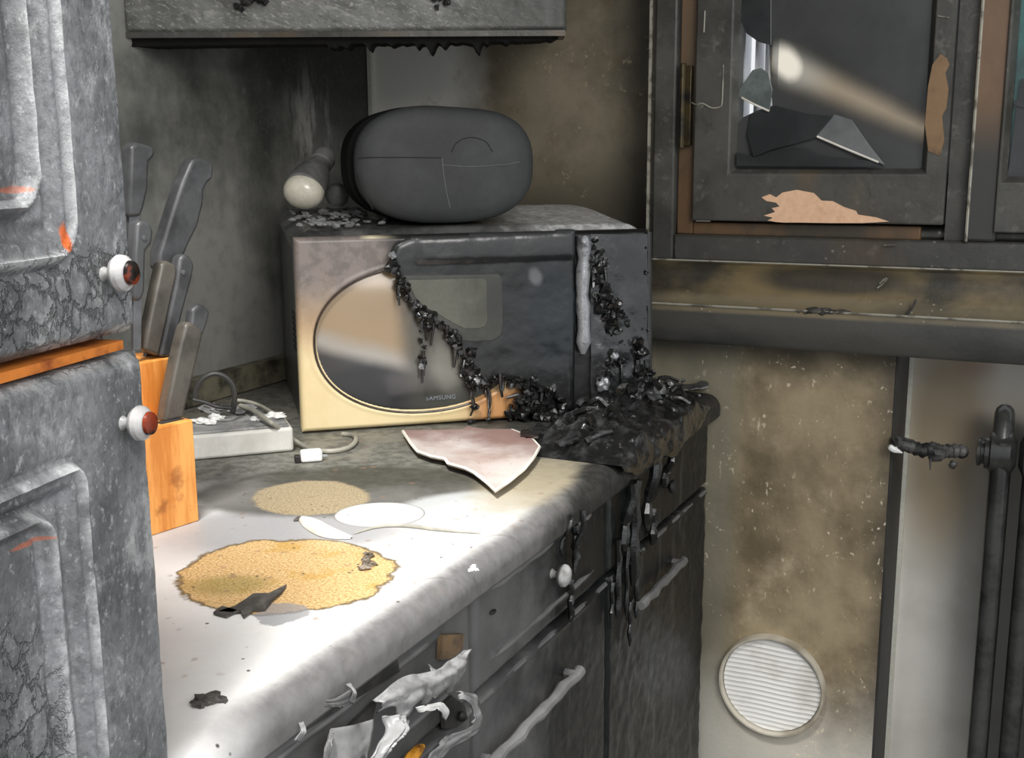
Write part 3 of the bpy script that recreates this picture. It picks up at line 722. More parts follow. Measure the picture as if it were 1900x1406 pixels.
units = [('near base cabinet with peeling grey foil on its drawer front', .495, .863), ('middle base cabinet with pale ridges on its scorched grey drawer front', .867, 1.213), ('blackest base cabinet at the far end of the worktop by the wall', 1.217, 1.640)]
hz = onx(1000, 1325, -.452).z
cabs = []
for i, (lab, a, c_) in enumerate(units):
    t = thing('base_cabinet', (-.8, (a+c_)/2, 0), lab, 'kitchen cabinet', 'base cabinets under the worktop')
    b = NB(); box(b, -1.14, XF-.018, a, c_, .10, .8635); box(b, -1.1, XF-.06, a+.005, c_-.005, 0.0, .10)
    finish('carcass', b, M_FRONT, t, smooth=False)
    ya, yb = a+.002, c_-.002
    if i == 0: rd = [(.50, .80, .8475, .0028, .004), (.50, .84, .786, .003, .004)]
    elif i == 1: rd = [(.902, 1.048, .853, .0025, .004), (1.105, 1.155, .853, .0025, .004), (.902, 1.162, .782, .0026, .004)]
    else: rd = [(1.26, 1.42, .853, .002, .002), (1.27, 1.60, .782, .002, .0015)]
    d = front_panel('drawer', ya, yb, .7585, .8625, t, rd, seed=i*3.1, rough=.0008 if i < 2 else .002)
    if i == 1: knob(d, (XF, 1.046, .818), (1, 0, 0), .0125, M_ASH)
    if i == 2: knob(d, (XF, 1.43, .812), (1, 0, 0), .0100, M_BLACK)
    dr = front_panel('door', ya, yb, .115, .7530, t, [(ya+.004, yb-.004, .7475, .0032, .004)], seed=i*5.3+1, rough=.0009 if i < 2 else .0018, frame=False)
    if i == 1:
        pa, pb = onx(934, 1397, -.452), onx(1077, 1249, -.452); bar_handle(dr, pa.y-.03, pb.y, hz)
    if i == 2:
        pa, pb = onx(1189, 1119, -.452), onx(1269, 1043, -.452); bar_handle(dr, pa.y, pb.y, (pa.z+pb.z)/2)
    for (ra, rb, rz) in {0: [(.505, .80, .8475), (.505, .84, .786)], 1: [(.902, 1.048, .853), (1.105, 1.155, .853), (.902, 1.162, .782)], 2: []}[i]:
        bm = NB(); tube(bm, [(XF+.001, ra+(rb-ra)*k/12, rz+.0003*math.sin(k*2)) for k in range(13)], [.0012]+[.0032+.0004*math.sin(k*1.7) for k in range(11)]+[.0012], 8); finish('ridge', bm, M_RIDGE, d)
    bm = NB(); tube(bm, [(XF-.0005, ya+.004+(yb-ya-.008)*k/14, .7478) for k in range(15)], [.003+.0006*math.sin(k*1.9+i) for k in range(15)], 8); finish('ridge', bm, M_RIDGE, dr)
    cabs.append((t, d, dr))

# peeled foil, torn strips and the dark cavity on the nearest drawer
def strip(A, B, n, parent, nm, m, curl=.0, crinkle=.0015, solid=.0009, mid=0):
    """A, B: lists of (px, py, X): two edges of a torn strip"""
    PA = spline([onx(x, y, X) for x, y, X in A], 8); PB = spline([onx(x, y, X) for x, y, X in B], 8)
    def at(L, t):
        f = t*(len(L)-1); i = min(int(f), len(L)-2); return L[i].lerp(L[i+1], f-i)
    bm = NB(); sd = random.random()*40
    def P(a, c):
        c = c*(1+.35*mn.noise(Vector((a*11, sd, 0)))*(a > .02)) if c > .45 else c; p = at(PA, a).lerp(at(PB, a), c); k = crinkle*(mn.noise(p*70+Vector((sd, 0, 0)))*1.2+.8*abs(math.sin(c*8+sd+2.5*mn.noise(p*35))))+mid*math.sin(c*math.pi)
        return p+Vector((k, k*.2, k*.5))
    gridsurf(bm, P, n, 10); o = finish(nm, bm, m, parent, ang=70)
    s = o.modifiers.new('solid', 'SOLIDIFY'); s.thickness = solid; s.offset = 0
    return o
T1 = cabs[0][1]
M_SCAR = simple('torn_drawer_core', '#2b2b2a', '#424140', 30)
b = NB()
for px in ([(533, 1342), (736, 1213), (742, 1246), (560, 1360)], [(660, 1338), (700, 1300), (690, 1340), (640, 1362)], [(520, 1366), (572, 1340), (545, 1365), (500, 1392)]):
    prism(b, [onx(x, y, XF+.0045) for x, y in px], (-.004, 0, 0))
finish('torn_gap', b, M_SCAR, T1, smooth=False)
XS = -.448
strip([(690, 1300, XS), (742, 1258, XS+.006), (800, 1246, XS+.012), (838, 1222, XS+.012), (857, 1208, XS+.004)], [(700, 1322, XS+.002), (760, 1318, XS+.016), (806, 1290, XS+.018), (846, 1266, XS+.012), (860, 1214, XS+.005)], 40, T1, 'peeled_foil', M_FOIL, crinkle=.003, mid=.006)
strip([(796, 1240, XS), (803, 1252, XS+.006), (812, 1258, XS+.008)], [(793, 1232, XS), (815, 1250, XS+.004), (826, 1254, XS+.008)], 12, T1, 'peeled_foil', M_FOIL, crinkle=.001)
strip([(822, 1236, XS+.004), (836, 1225, XS+.008), (842, 1240, XS+.01)], [(815, 1244, XS+.004), (828, 1240, XS+.010), (836, 1256, XS+.01)], 12, T1, 'peeled_foil', M_FOIL, crinkle=.001)
strip([(612, 1352, XS), (650, 1346, XS+.004), (692, 1334, XS+.004)], [(592, 1425, XS+.004), (640, 1425, XS+.012), (680, 1420, XS+.010)], 24, T1, 'peeled_foil', simple('smooth_grey_foil', '#777777', '#8a8a8a', 12, rough=.3), crinkle=.001)
strip([(612, 1352, XS+.002), (604, 1380, XS+.006), (596, 1420, XS+.004)], [(617, 1356, XS+.006), (613, 1385, XS+.012), (608, 1425, XS+.008)], 16, T1, 'peeled_foil', M_FOIL)
strip([(704, 1330, XS+.004), (712, 1352, XS+.008), (690, 1390, XS+.010), (672, 1425, XS+.010)], [(752, 1332, XS+.012), (740, 1362, XS+.018), (716, 1392, XS+.018), (700, 1425, XS+.014)], 30, T1, 'peeled_foil', M_FOIL, crinkle=.005, mid=.004)
strip([(640, 1270, XS), (652, 1282, XS+.008), (648, 1302, XS+.006)], [(648, 1268, XS), (660, 1286, XS+.010), (656, 1306, XS+.006)], 12, T1, 'peeled_foil', M_FOIL, crinkle=.001)
strip([(596, 1300, XS-.004), (620, 1296, XS), (648, 1280, XS+.006)], [(600, 1310, XS-.003), (628, 1312, XS+.002), (652, 1306, XS+.006)], 14, T1, 'peeled_foil', simple('foil_underside', '#555555', '#6a6a6a', 12), crinkle=.001)
strip([(552, 1342, XS), (556, 1356, XS+.006), (545, 1374, XS+.004)], [(560, 1340, XS+.002), (566, 1358, XS+.008), (556, 1376, XS+.004)], 12, T1, 'peeled_foil', M_FOIL, crinkle=.001)
strip([(770, 1312, XS+.006), (800, 1306, XS+.012), (822, 1304, XS+.014), (832, 1320, XS+.012), (826, 1336, XS+.006)], [(776, 1322, XS+.006), (800, 1318, XS+.016), (812, 1316, XS+.018), (818, 1322, XS+.014), (820, 1330, XS+.006)], 22, T1, 'peeled_foil', M_WHITE, crinkle=.001)
strip([(846, 1284, XS), (872, 1296, XS+.006), (888, 1326, XS+.008), (876, 1362, XS+.006), (830, 1392, XS+.004), (800, 1425, XS+.002)], [(842, 1294, XS+.004), (862, 1306, XS+.012), (874, 1330, XS+.016), (862, 1352, XS+.014), (812, 1376, XS+.012), (772, 1425, XS+.008)], 44, T1, 'peeled_foil', M_FOIL, crinkle=.004, mid=.003)
b = NB(); prism(b, [onx(x, y, XF+.0050) for x, y in [(838, 1290), (862, 1308), (868, 1334), (846, 1350), (826, 1352), (822, 1310)]], (-.004, 0, 0)); finish('torn_gap', b, M_SCAR, T1, smooth=False)
b = NB(); blob(b, onx(857, 1329, XF+.008), .0048, 2, .1); finish('screw_hole_plug', b, M_BLACK, T1)
b = NB(); prism(b, [onx(x, y, XF+.0060) for x, y in [(822, 1178), (862, 1176), (858, 1206), (836, 1222), (818, 1224)]], (-.005, 0, 0)); finish('bare_wood_patch', b, simple('brown_scorched_core', '#7a6347', '#4a4038', 40), T1, smooth=False)
b = NB(); tube(b, spline([onx(754, 1425, -.44), onx(768, 1400, -.438), onx(785, 1384, -.44)], 5), [.004, .005, .006, .006, .006, .005, .005, .005, .004, .003, .002], 7); finish('brass_screw', b, M_BRASS, T1)
b = NB(); blob(b, onx(915, 1135, XF+.002), .0038, 2, .1, sc=(.6, 1.5, .6)); finish('screw_hole_plug', b, M_BLACK, cabs[1][1])

# ================================================================== TALL CUPBOARD (near left)
aC = R(11.3); DC = Vector((-math.sin(aC), math.cos(aC), 0)); NC = Vector((math.cos(aC), math.sin(aC), 0))   # along the doors / outwards
PC = ony(293, 1000, .462)
cup = thing('tall_cupboard', (PC.x-.1, PC.y-.15, 0), 'tall grey cupboard with blistered paint and two moulded doors at the left', 'cupboard')
def cuv(x, y, P=PC):
    h = hit(x, y, NC, P); return (P-h).dot(DC), h.z
def cup_door(nm, P, z0, z1, rects, edge=.004, lean=0):
    bm = NB(); wd = .36; nu = 230; nv = int((z1-z0)/.0022); WR = []
    def S(a, c):
        s = wd*(a**1.5); z = z0+(z1-z0)*c
        e = min(s, z-z0, z1-z)
        h = -.006*(1-ss(e, -.0001, .006))
        for (s0, za, zb, r, k) in rects:
            d = rrsdf(s, z, s0, wd-.01, za, zb, r)
            if k == 'o': h += .0046*gauss(d, .0026)+.0020*gauss(d+.0065, .0018)-.0050*gauss(d+.0130, .0045)-.0022*gauss(d-.0055, .002)
            else: h += .0050*gauss(d+.001, .0028)-.0028*gauss(d-.0055, .0028)-.0032*gauss(d+.0078, .0032)
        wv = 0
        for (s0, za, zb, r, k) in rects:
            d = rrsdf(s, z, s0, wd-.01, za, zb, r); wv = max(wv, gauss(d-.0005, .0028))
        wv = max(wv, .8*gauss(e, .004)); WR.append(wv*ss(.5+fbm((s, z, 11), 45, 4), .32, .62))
        h += .0013*fbm((s*1.3, z, 3.3), 30, 5)+.0006*fbm((s, z*.6, 7), 160, 3)
        o_ = P-DC*s+NC*(h+lean*s); return Vector((o_.x, o_.y, z))
    gridsurf(bm, S, nu, nv, NC*-.018)
    o = finish(nm, bm, M_DOOR, cup, ang=70); at_ = o.data.attributes.new('wear_highlight', 'FLOAT', 'POINT')
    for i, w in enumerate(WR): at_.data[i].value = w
    return o
PU = ony(262, 610, .458); PU = Vector((PU.x-.001, .458, 0))
zu0 = cuv(250, 614, PU)[1]
so, _ = cuv(121, 300, PU); si, _ = cuv(52, 200, PU); zo = cuv(60, 483, PU)[1]; zi = cuv(20, 392, PU)[1]
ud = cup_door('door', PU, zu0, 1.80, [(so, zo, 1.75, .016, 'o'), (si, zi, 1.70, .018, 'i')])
PL = Vector((PC.x, PC.y, 0)); zl1 = cuv(262, 652, PL)[1]
so, _ = cuv(170, 1150, PL); si, _ = cuv(106, 1150, PL); zo = cuv(90, 886, PL)[1]; zi = cuv(45, 968, PL)[1]
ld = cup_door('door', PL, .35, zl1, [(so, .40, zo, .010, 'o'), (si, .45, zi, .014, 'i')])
b = NB(); box(b, 0, .40, -.50, -.021, .0, 1.95, X=-DC, Y=NC, O=PU-DC*.004); finish('carcass', b, M_DOOR, cup, smooth=False)
b = NB(); box(b, .010, .38, -.0215, -.003, zl1+.0035, zu0-.004, X=-DC, Y=NC, O=PU-DC*.002); finish('rail', b, M_ORANGE, cup, smooth=False)
for (px, py, P, dd, sz) in ((193, 508, PU, ud, .0098), (229, 785, PL, ld, .0098)):
    s, z = cuv(px, py, P); o_ = P-DC*s; bm = NB()
    A = (NC+Vector((0, 0, .05))).normalized()
    knob(dd, Vector((o_.x, o_.y, z))-NC*.001, A, sz)
    bm = NB(); O2 = Vector((o_.x, o_.y, z))+A*(sz*1.73)
    lathe(bm, [(sz*.66, -.0012), (sz*.62, .0004), (sz*.35, .0012), (0, .0013)], O2, A, 20); finish('knob_centre', bm, simple('rusty_knob_centre', '#7a3018', '#120c0a', 70, .45, .55, rough=.25), dd.children[0] if dd.children else dd)

# ================================================================== DIAGONAL CORNER WALL CABINET
ZC = 1.414
CA = onz(232, 76, ZC); CB = onz(1052, 72, ZC)
tC = (CB-CA).normalized(); nC = Vector((tC.y, -tC.x, 0))
if CA.x < -1.149: CA = CA+tC*((-1.1488-CA.x)/tC.x)
wc = thing('wall_cabinet', ((CA.x+CB.x)/2, (CA.y+CB.y)/2, ZC), 'scorched grey corner wall cabinet with a black charred bottom edge above the microwave', 'kitchen cabinet')
b = NB()
body = [CA-nC*.022, CB-nC*.022-tC*.012, Vector((CB.x*(YB-.001)/CB.y-.012, YB-.001, ZC)), Vector((-1.149, YB-.001, ZC))]
if body[0].x < -1.149: body[0].x = -1.149
prism(b, [Vector((p.x, p.y, ZC+.055)) for p in body], (0, 0, .75)); finish('carcass', b, M_UNDER, wc, smooth=False)
L = (CB-CA).length
b = NB(); nu, nv = 200, 80
def S(a, c):
    s = L*a; z = ZC+.012+.5*c**1.6; e = min(s, L-s, z-ZC-.012)
    h = -.004*(1-ss(e, -.0001, .004))+.0016*fbm((s+1, z, 2), 26, 5)+.0006*fbm((s, z, 7), 120, 3)-.006*ss(s, L-.03, L)
    p = CA+tC*s+nC*h; return Vector((p.x, p.y, z))
gridsurf(b, S, nu, nv, nC*-.016); cdoor = finish('door', b, M_HOOD, wc, ang=70)
b = NB(); box(b, .001, L-.002, -.060, -.001, .004, .0115, X=tC, Y=nC, O=Vector((CA.x, CA.y, ZC))); finish('bottom_rail', b, M_FRAME, wc, smooth=False)
# ragged char hanging from the bottom edge: one continuous crust
b = NB(); random.seed(11)
spikes = [(random.uniform(L*.45, L*.97), random.uniform(.003, .007), random.uniform(.0025, .006)) for _ in range(16)]+[(L*.80, .013, .003)]
def S(a, c):
    s = .002+(L-.006)*a; dep = .007+.005*(1-a)+.002*abs(fbm((s, 1, 1), 60, 3))*(1+2*ss(a, .4, .6))
    for q, hgt, w_ in spikes: dep += hgt*gauss(s-q, w_)
    dep *= 1-ss(a, .93, 1)*.8
    p = CA+tC*s-nC*(.010+.002*math.sin(c*3)); return Vector((p.x, p.y, ZC+.006-dep*c))
gridsurf(b, S, 420, 6, nC*-.045); finish('charred_crust', b, M_UNDER, wc)
for px, w in ((466, 26), (820, 14)):
    b = NB(); random.seed(px)
    for i in range(7):
        p = hit(px-w+i*w*2/6, random.uniform(-12, 14), nC, CA+nC*.003); blob(b, p, random.uniform(.004, .0085)*(w/26)**.5, 2, .5)
    finish('burnt_hinge', b, M_BLACK, wc)

# ================================================================== MICROWAVE
BL = onz(560, 803, .9); am = R(41); MU = Vector((math.cos(am), math.sin(am), 0)); MN = Vector((-math.sin(am), math.cos(am), 0)); ZU = Vector((0, 0, 1))
def mwp(x, y, off=0): return hit(x, y, MN, BL-MN*off)
def ml(u, d, z): return Vector((BL.x, BL.y, .9))+MU*u+MN*d+ZU*z
MWD, MH, MD = .490, .268, .330
mw = thing('microwave', ml(MWD/2, MD/2, 0), 'fire-damaged microwave with cream front, half melted into black strands, on the worktop', 'microwave')
def mbox(bm, u0, u1, d0, d1, z0, z1): box(bm, u0, u1, d0, d1, z0, z1, X=MU, Y=MN, O=(BL.x, BL.y, .9))
b = NB(); hexa(b, [ml(.002, .018, .006), ml(MWD-.004, .018, .006), ml(MWD-.004, MD, .006), ml(.002, MD, .006), ml(.002, .018, MH-.012), ml(MWD-.004, .018, MH-.012), ml(MWD-.004, MD, MH+.002), ml(.002, MD, MH+.002)]); finish('body', b, M_BODY, mw, bev=.006, bseg=3)
b = NB()   # sagging domed top panel with ash
def S(a, c):
    u = -.001+(MWD)*a; d = .012+(MD-.012)*c
    e = min(u+.001, MWD-u, d-.012, MD-d); z = MH-.014+.010*ss(e, -.001, .022)+.016*ss(c, 0, .8)+.0045*math.sin(math.pi*min(1, max(0, a)))**.6*math.sin(math.pi*c*.9+.2)
    z += .0014*fbm((u, d, 1), 26, 5)
    return ml(u, d, z)
gridsurf(b, S, 90, 60, (0, 0, -.010)); finish('top_panel', b, M_MTOP, mw, ang=60)
for u, d in ((.03, .04), (.45, .04), (.03, .27), (.45, .27)):
    pass
for u, d in ((.03, .04), (.45, .04), (.03, .27), (.45, .27)):
    b = NB(); tube(b, [ml(u, d, 0), ml(u, d, .0055)], .012, 12); finish('foot', b, M_BLACK, mw)
# side vents as a slotted recess on the left flank
b = NB()
for i in range(7): mbox(b, .0005, .003, .06+.0, .10, .10+.008*i, .1035+.008*i)
finish('side_vents', b, M_BLACK, mw, smooth=False)
# fascia with an oval well
eL = mwp(581, 640); eC_px = (783, 628)
ec = mwp(*eC_px); eu = (ec-BL).dot(MU); ez = ec.z-.9
erx = eu-(eL-BL).dot(MU); erz = ez-(mwp(770, 763).z-.9)
def ed(u, z): # signed distance-like
    q = (abs((u-eu)/erx)**2.15+abs((z-ez)/erz)**2.15)**(1/2.15); return (q-1)*min(erx, erz)
b = NB()
def S(a, c):
    u = MWD*.99*a; z = .003+(MH-.013)*c; d = ed(u, z)
    off = .010-.007*ss(-d, -.0015, .004)+.0012*gauss(d-.003, .002)
    e = min(u, MWD*.99-u, z-.003, MH-.010-z); off -= .004*(1-ss(e, -.0001, .004))
    if u > .26: off += .002*fbm((u, z, 5), 30)*ss(u, .26, .30)
    return ml(u, -off, z)
gridsurf(b, S, 220, 120, MN*.026); finish('front_panel', b, M_FASCIA, mw, ang=50)
b = NB(); rings = []
for j in range(0, 23):
    t = j/22; ring = []
    for k in range(96):
        an = k*2*math.pi/96; ca, sa = math.cos(an), math.sin(an)
        px_ = math.copysign(abs(ca)**(2/2.15), ca); pz_ = math.copysign(abs(sa)**(2/2.15), sa)
        rr = .985*t
        off = .0035+.0085*(1-t**2.6)+.0005*mn.noise(Vector((px_*t*2, pz_*t*2, 1)))
        ring.append((eu+px_*erx*rr, ez+pz_*erz*rr, off))
    rings.append(ring)
vr_ = []
for j, ring in enumerate(rings):
    vr_.append([b.verts.new(ml(*(ring[0][0], -ring[0][2], ring[0][1])))] if j == 0 else [b.verts.new(ml(u, -o_, z)) for u, z, o_ in ring])
for k in range(96): b.faces.new((vr_[0][0], vr_[1][k], vr_[1][(k+1) % 96]))
for A, B in zip(vr_[1:], vr_[2:]):
    for k in range(96): b.faces.new((A[k], B[k], B[(k+1) % 96], A[(k+1) % 96]))
finish('oval_door', b, M_LENS, mw, ang=60)
b = NB(); tube(b, [ml(eu+math.copysign(abs(math.cos(a))**.93, math.cos(a))*erx*.995, -.0095, ez+math.copysign(abs(math.sin(a))**.93, math.sin(a))*erz*.995) for a in [R(x) for x in range(100, 300, 5)]], .0016, 8); finish('oval_bead', b, simple('dark_brown_bead', '#4c4038', '#2a2523', 20, rough=.2), mw)
# lettering
def text(s, size, O, X, Z, m, parent, nm):
    cu = bpy.data.curves.new(nm, 'FONT'); cu.body = s; cu.size = size; cu.extrude = .0003; cu.align_x = 'CENTER'; cu.space_character = 1.1
    tmp = bpy.data.objects.new('t', cu); COL.objects.link(tmp); bpy.context.view_layer.update()
    dg = bpy.context.evaluated_depsgraph_get(); me = bpy.data.meshes.new_from_object(tmp.evaluated_get(dg)); bm = NB(); bm.from_mesh(me)
    bpy.data.objects.remove(tmp); X = Vector(X); Z = Vector(Z); N_ = X.cross(Z)
    for v in bm.verts: v.co = Vector(O)+X*v.co.x+Z*v.co.y+N_*v.co.z
    return finish(nm, bm, m, parent, smooth=False, recalc=False)
tp = mwp(818, 741, .0068)
text('SAMSUNG', .0085, tp, MU, Vector((0, 0, 1)), M_TEXT, mw, 'lettering')
# sagged black door skin hanging over the right half
sk = [(722, 476), (734, 452), (762, 440), (1064, 426), (1066, 560), (1064, 700), (1062, 760), (1050, 764), (1032, 742), (1012, 728), (988, 716), (960, 708), (930, 702), (905, 708), (884, 700), (868, 676), (850, 652), (842, 630), (820, 612), (796, 598), (772, 584), (752, 556), (742, 530), (736, 508)]
skp = [mwp(x, y, .016) for x, y in sk]
uv = [((p-BL).dot(MU), p.z-.9) for p in skp]
def inpoly(u, z):
    c = False; n = len(uv)
    for i in range(n):
        (x1, y1), (x2, y2) = uv[i], uv[i-1]
        if (y1 > z) != (y2 > z) and u < (x2-x1)*(z-y1)/(y2-y1)+x1: c = not c
    return c
def dpoly(u, z):
    m_ = 9; n = len(uv)
    for i in range(n):
        (x1, y1), (x2, y2) = uv[i], uv[i-1]; dx, dy = x2-x1, y2-y1
        t = max(0, min(1, ((u-x1)*dx+(z-y1)*dy)/(dx*dx+dy*dy))); m_ = min(m_, math.hypot(u-x1-t*dx, z-y1-t*dy))
    return m_
b = NB(); u0, u1, z0, z1 = min(p[0] for p in uv)-.002, max(p[0] for p in uv)+.002, min(p[1] for p in uv)-.002, max(p[1] for p in uv)+.002
NU, NVV = 110, 100; G = {}
up0 = mwp(790, 500, .016); upu, upz = (up0-BL).dot(MU), up0.z-.9
for i in range(NU+1):
    for j in range(NVV+1):
        u = u0+(u1-u0)*i/NU; z = z0+(z1-z0)*j/NVV
        if inpoly(u, z):
            d = dpoly(u, z); off = .0135+.004*ss(d, 0, .007)+.0025*fbm((u, z, 9), 20, 4)
            off += .003*ss(z, upz+.006, upz+.016)*ss(u, upu-.02, upu)     # thicker brow along the top
            G[i, j] = b.verts.new(ml(u, -off, z))
for i in range(NU):
    for j in range(NVV):
        q = [(i, j), (i+1, j), (i+1, j+1), (i, j+1)]
        if all(k in G for k in q): b.faces.new([G[k] for k in q])
skin = finish('melted_door_skin', b, M_SHEET, mw, ang=70); s_ = skin.modifiers.new('solid', 'SOLIDIFY'); s_.thickness = .004; s_.offset = -1
def rrpoly(x0, y0, x1, y1, r, tl=None):
    pts = []
    for cx, cy, a0 in ((x1-r, y0+r, -90), (x1-r, y1-r, 0), (x0+r, y1-r, 90), (x0+r, y0+r, 180)):
        for k in range(7):
            a = R(a0+k*15); pts.append((cx+r*math.cos(a), cy+r*math.sin(a)))
    return pts
b = NB(); prism(b, [mwp(x, y, .0225) for x, y in [(748, 512), (925, 508), (932, 516), (934, 600), (930, 622), (915, 632), (880, 634), (856, 632), (842, 612), (815, 596), (786, 582), (766, 560), (752, 532)]], MN*.004)
finish('window_surround', b, M_WINDOW2, mw, smooth=False, bev=.001)
b = NB(); prism(b, [mwp(x, y, .0235) for x, y in [(756, 520), (898, 516), (904, 522), (905, 596), (900, 606), (888, 610), (862, 610), (842, 600), (812, 582), (790, 572), (770, 552)]], MN*.003)
finish('window_glass', b, M_WINDOW, mw, smooth=False, bev=.001)
# silvery ridge and control panel at the right
b = NB(); pr = [mwp(1082+1.5*math.sin(i), 436+i*22, .018) for i in range(0, 11)]
tube(b, pr, [.0095+.0015*math.sin(i*2.3) for i in range(10)]+[.004], 12); finish('silver_ridge', b, M_SILVER, mw)
b = NB()
def S(a, c):
    p = mwp(1096+(1203-1096)*a, 434+(752-434)*c+6*math.sin(a*9)*c, .0145); r = .006*math.sin(math.pi*a)+.004*fbm(p, 30, 4)*(0.3+c*1.6)
    return p-MN*r
gridsurf(b, S, 40, 70, MN*.012); finish('control_panel', b, simple('charred_control_panel', '#262728', '#3d3e40', 16, rough=.2, bump=.003, coat=.5), mw, ang=70)
b = NB(); tube(b, [mwp(1204, 430+i*30, .012) for i in range(11)], .0045, 8); finish('side_trim', b, M_BODY, mw)
# melted strands and droplets
random.seed(5)
def ladder(path, n, parent, nm, off=.02, spread=9, r0=.0011, r1=.0030, m=M_MELT, drip=0.25):
    P = spline([Vector((x, y, 0)) for x, y in path], 8); bm = NB()
    for i in range(n):
        q = random.choice(P); x = q.x+random.gauss(0, spread); y = q.y+random.gauss(0, spread*.7)
        if random.random() < drip: pts = [(x, y), (x+random.uniform(-3, 3), y+random.uniform(10, 22)), (x+random.uniform(-4, 4), y+random.uniform(25, 50))]
        else: pts = [(x+random.uniform(-spread, spread)*k, y+random.uniform(-spread, spread)*.9*k) for k in (0, .5, 1, 1.4)]
        o_ = off+random.uniform(-.006, .006); r = random.uniform(r0, r1)
        sp = spline([mwp(px, py, o_+random.uniform(-.003, .003)) for px, py in pts], 4)
        for q_ in sp: q_.z = max(q_.z, .9035)
        tube(bm, sp, [r*(1.1-.6*k/len(sp)) for k in range(len(sp))], 6)
        if random.random() < .8: blob(bm, sp[len(sp)//2], r*random.uniform(1.3, 2.4), 2, .5)
    return finish(nm, bm, m, parent)
ladder([(728, 480), (742, 520), (762, 556), (800, 590), (836, 612), (846, 628)], 34, mw, 'melted_strands', .0225, 4, r0=.0018, r1=.0042)
ladder([(775, 590), (785, 640), (782, 678)], 9, mw, 'melted_strands', .016, 3, drip=.5)
ladder([(850, 640), (868, 690), (885, 710), (930, 700), (985, 715), (1035, 745)], 46, mw, 'melted_strands', .020, 8, r0=.0016, r1=.0048)
ladder([(876, 700), (880, 740), (878, 785)], 14, mw, 'melted_strands', .016, 3, drip=.6)
ladder([(905, 710), (910, 750), (902, 785)], 5, mw, 'melted_strands', .016, 2, r1=.002, drip=.6)
ladder([(950, 740), (1000, 765), (1040, 780)], 36, mw, 'melted_strands', .022, 12, r0=.0018, r1=.0055)
ladder([(1105, 440), (1112, 500), (1110, 560), (1130, 600), (1150, 640), (1130, 690)], 40, mw, 'melted_strands', .020, 7, r0=.0016, r1=.0050)
ladder([(1120, 540), (1150, 570), (1185, 650), (1200, 700)], 18, mw, 'melted_strands', .022, 8, r0=.0018, r1=.005)
for q_ in (450, 500, 560, 610): ladder([(1198, q_), (1200, q_+8)], 1, mw, 'melted_strands', .018, 2, r1=.002)
for x, y, r in ((1118, 711, .0095), (1180, 735, .008), (1112, 745, .004), (782, 680, .004), (1140, 660, .006), (728, 474, .005)):
    b = NB(); blob(b, mwp(x, y, .026), r, 3, .3); finish('silvery_droplet', b, M_SILVER, mw)

# ================================================================== MELTED HEAP over the worktop edge
heap = thing('melted_plastic_heap', (-.50, 1.36, .9), 'glossy black heap of melted plastic running over the worktop edge below the microwave', 'melted plastic')
path = [(-.60, .9015), (-.565, .915), (-.52, .925), (-.475, .922), (-.449, .908), (-.4415, .888), (-.4455, .868)]
PP = spline([Vector((x, 0, z)) for x, z in path], 6)
b = NB()
def S(a, c):
    f = c*(len(PP)-1); i = min(int(f), len(PP)-2); p = PP[i].lerp(PP[i+1], f-i)
    y = 1.20+.36*a; e = min(a, 1-a)*5; k = ss(e, 0, 1)
    z = .9008+(p.z-.9008)*(k if p.z > .9 else 1); q = Vector((p.x, y, z))
    if p.z < .9: 
        q.z = .9-(.9-p.z)*(.25+.75*k*(.6+.8*abs(mn.noise(Vector((0, y*14, 2)))))); 
    n_ = fbm(q, 26, 5); w = abs(fbm(q+Vector((5, 5, 5)), 14, 4))
    return q+Vector((.010*n_*k+.004*k if p.z < .915 else .008*n_*k, .022*fbm(q+Vector((9, 2, 1)), 20, 3)*k, max(-.0006, (.045*w+.020*n_)*k) if p.z >= .9 else .006*n_))
gridsurf(b, S, 130, 110); h_ = finish('molten_mass', b, simple('charred_molten_mass', '#161616', '#3c3d3d', 45, .45, .7, rough=.24, bump=.004, spec=.6, coat=.5), heap, ang=80)
random.seed(21)
for i in range(44):
    b = NB()
    x = random.gauss(-.515, .035); y = random.uniform(1.22, 1.56)
    if x > -.456: x = -.456
    p = Vector((x, y, .905+random.uniform(0, .03)+.03*math.exp(-((y-1.4)/.08)**2))); a = random.uniform(0, 6.28); l = random.uniform(.012, .04)
    d = Vector((math.cos(a), math.sin(a), random.uniform(-.3, .5)))*l
    sp = spline([p, p+d*.5+Vector((0, 0, random.uniform(0, .012))), p+d], 4); r = random.uniform(.0018, .0055)
    tube(b, sp, r, 6); finish('molten_strand', b, M_MELT, heap)
M_LUMP = simple('glossy_grey_lumps', '#3d3e3e', '#7b7c7c', 60, rough=.15, coat=.6)
for i in range(16):
    b = NB(); blob(b, (random.uniform(-.57, -.46), random.uniform(1.24, 1.52), .915+random.uniform(0, .04)), random.uniform(.003, .009), 2, .5); finish('molten_lump', b, M_LUMP, heap)
for y, zt_, ln, r in ((1.052, .885, .05, .003), (1.088, .880, .075, .004), (1.095, .86, .05, .006), (1.082, .80, .05, .005), (1.23, .80, .10, .006), (1.245, .87, .09, .009), (1.262, .78, .10, .004), (1.285, .86, .14, .011), (1.30, .76, .09, .005), (1.33, .88, .10, .010), (1.36, .80, .05, .008), (1.40, .87, .05, .008), (1.21, .75, .06, .004), (1.275, .70, .06, .0035)):
    b = NB(); x = -.4465 if zt_ > .86 else -.4585
    pts = [Vector((x+(0 if k < 3 else -.010*(zt_ > .86)*min(1, (k-2)/3)), y+.0022*math.sin(k*1.7+y*90), zt_-ln*k/8)) for k in range(9)]
    tube(b, pts, [r*(.55+.35*abs(math.sin(k*1.3+y*40))) for k in range(8)]+[r*.25], 8); finish('drip', b, M_MELT, heap)
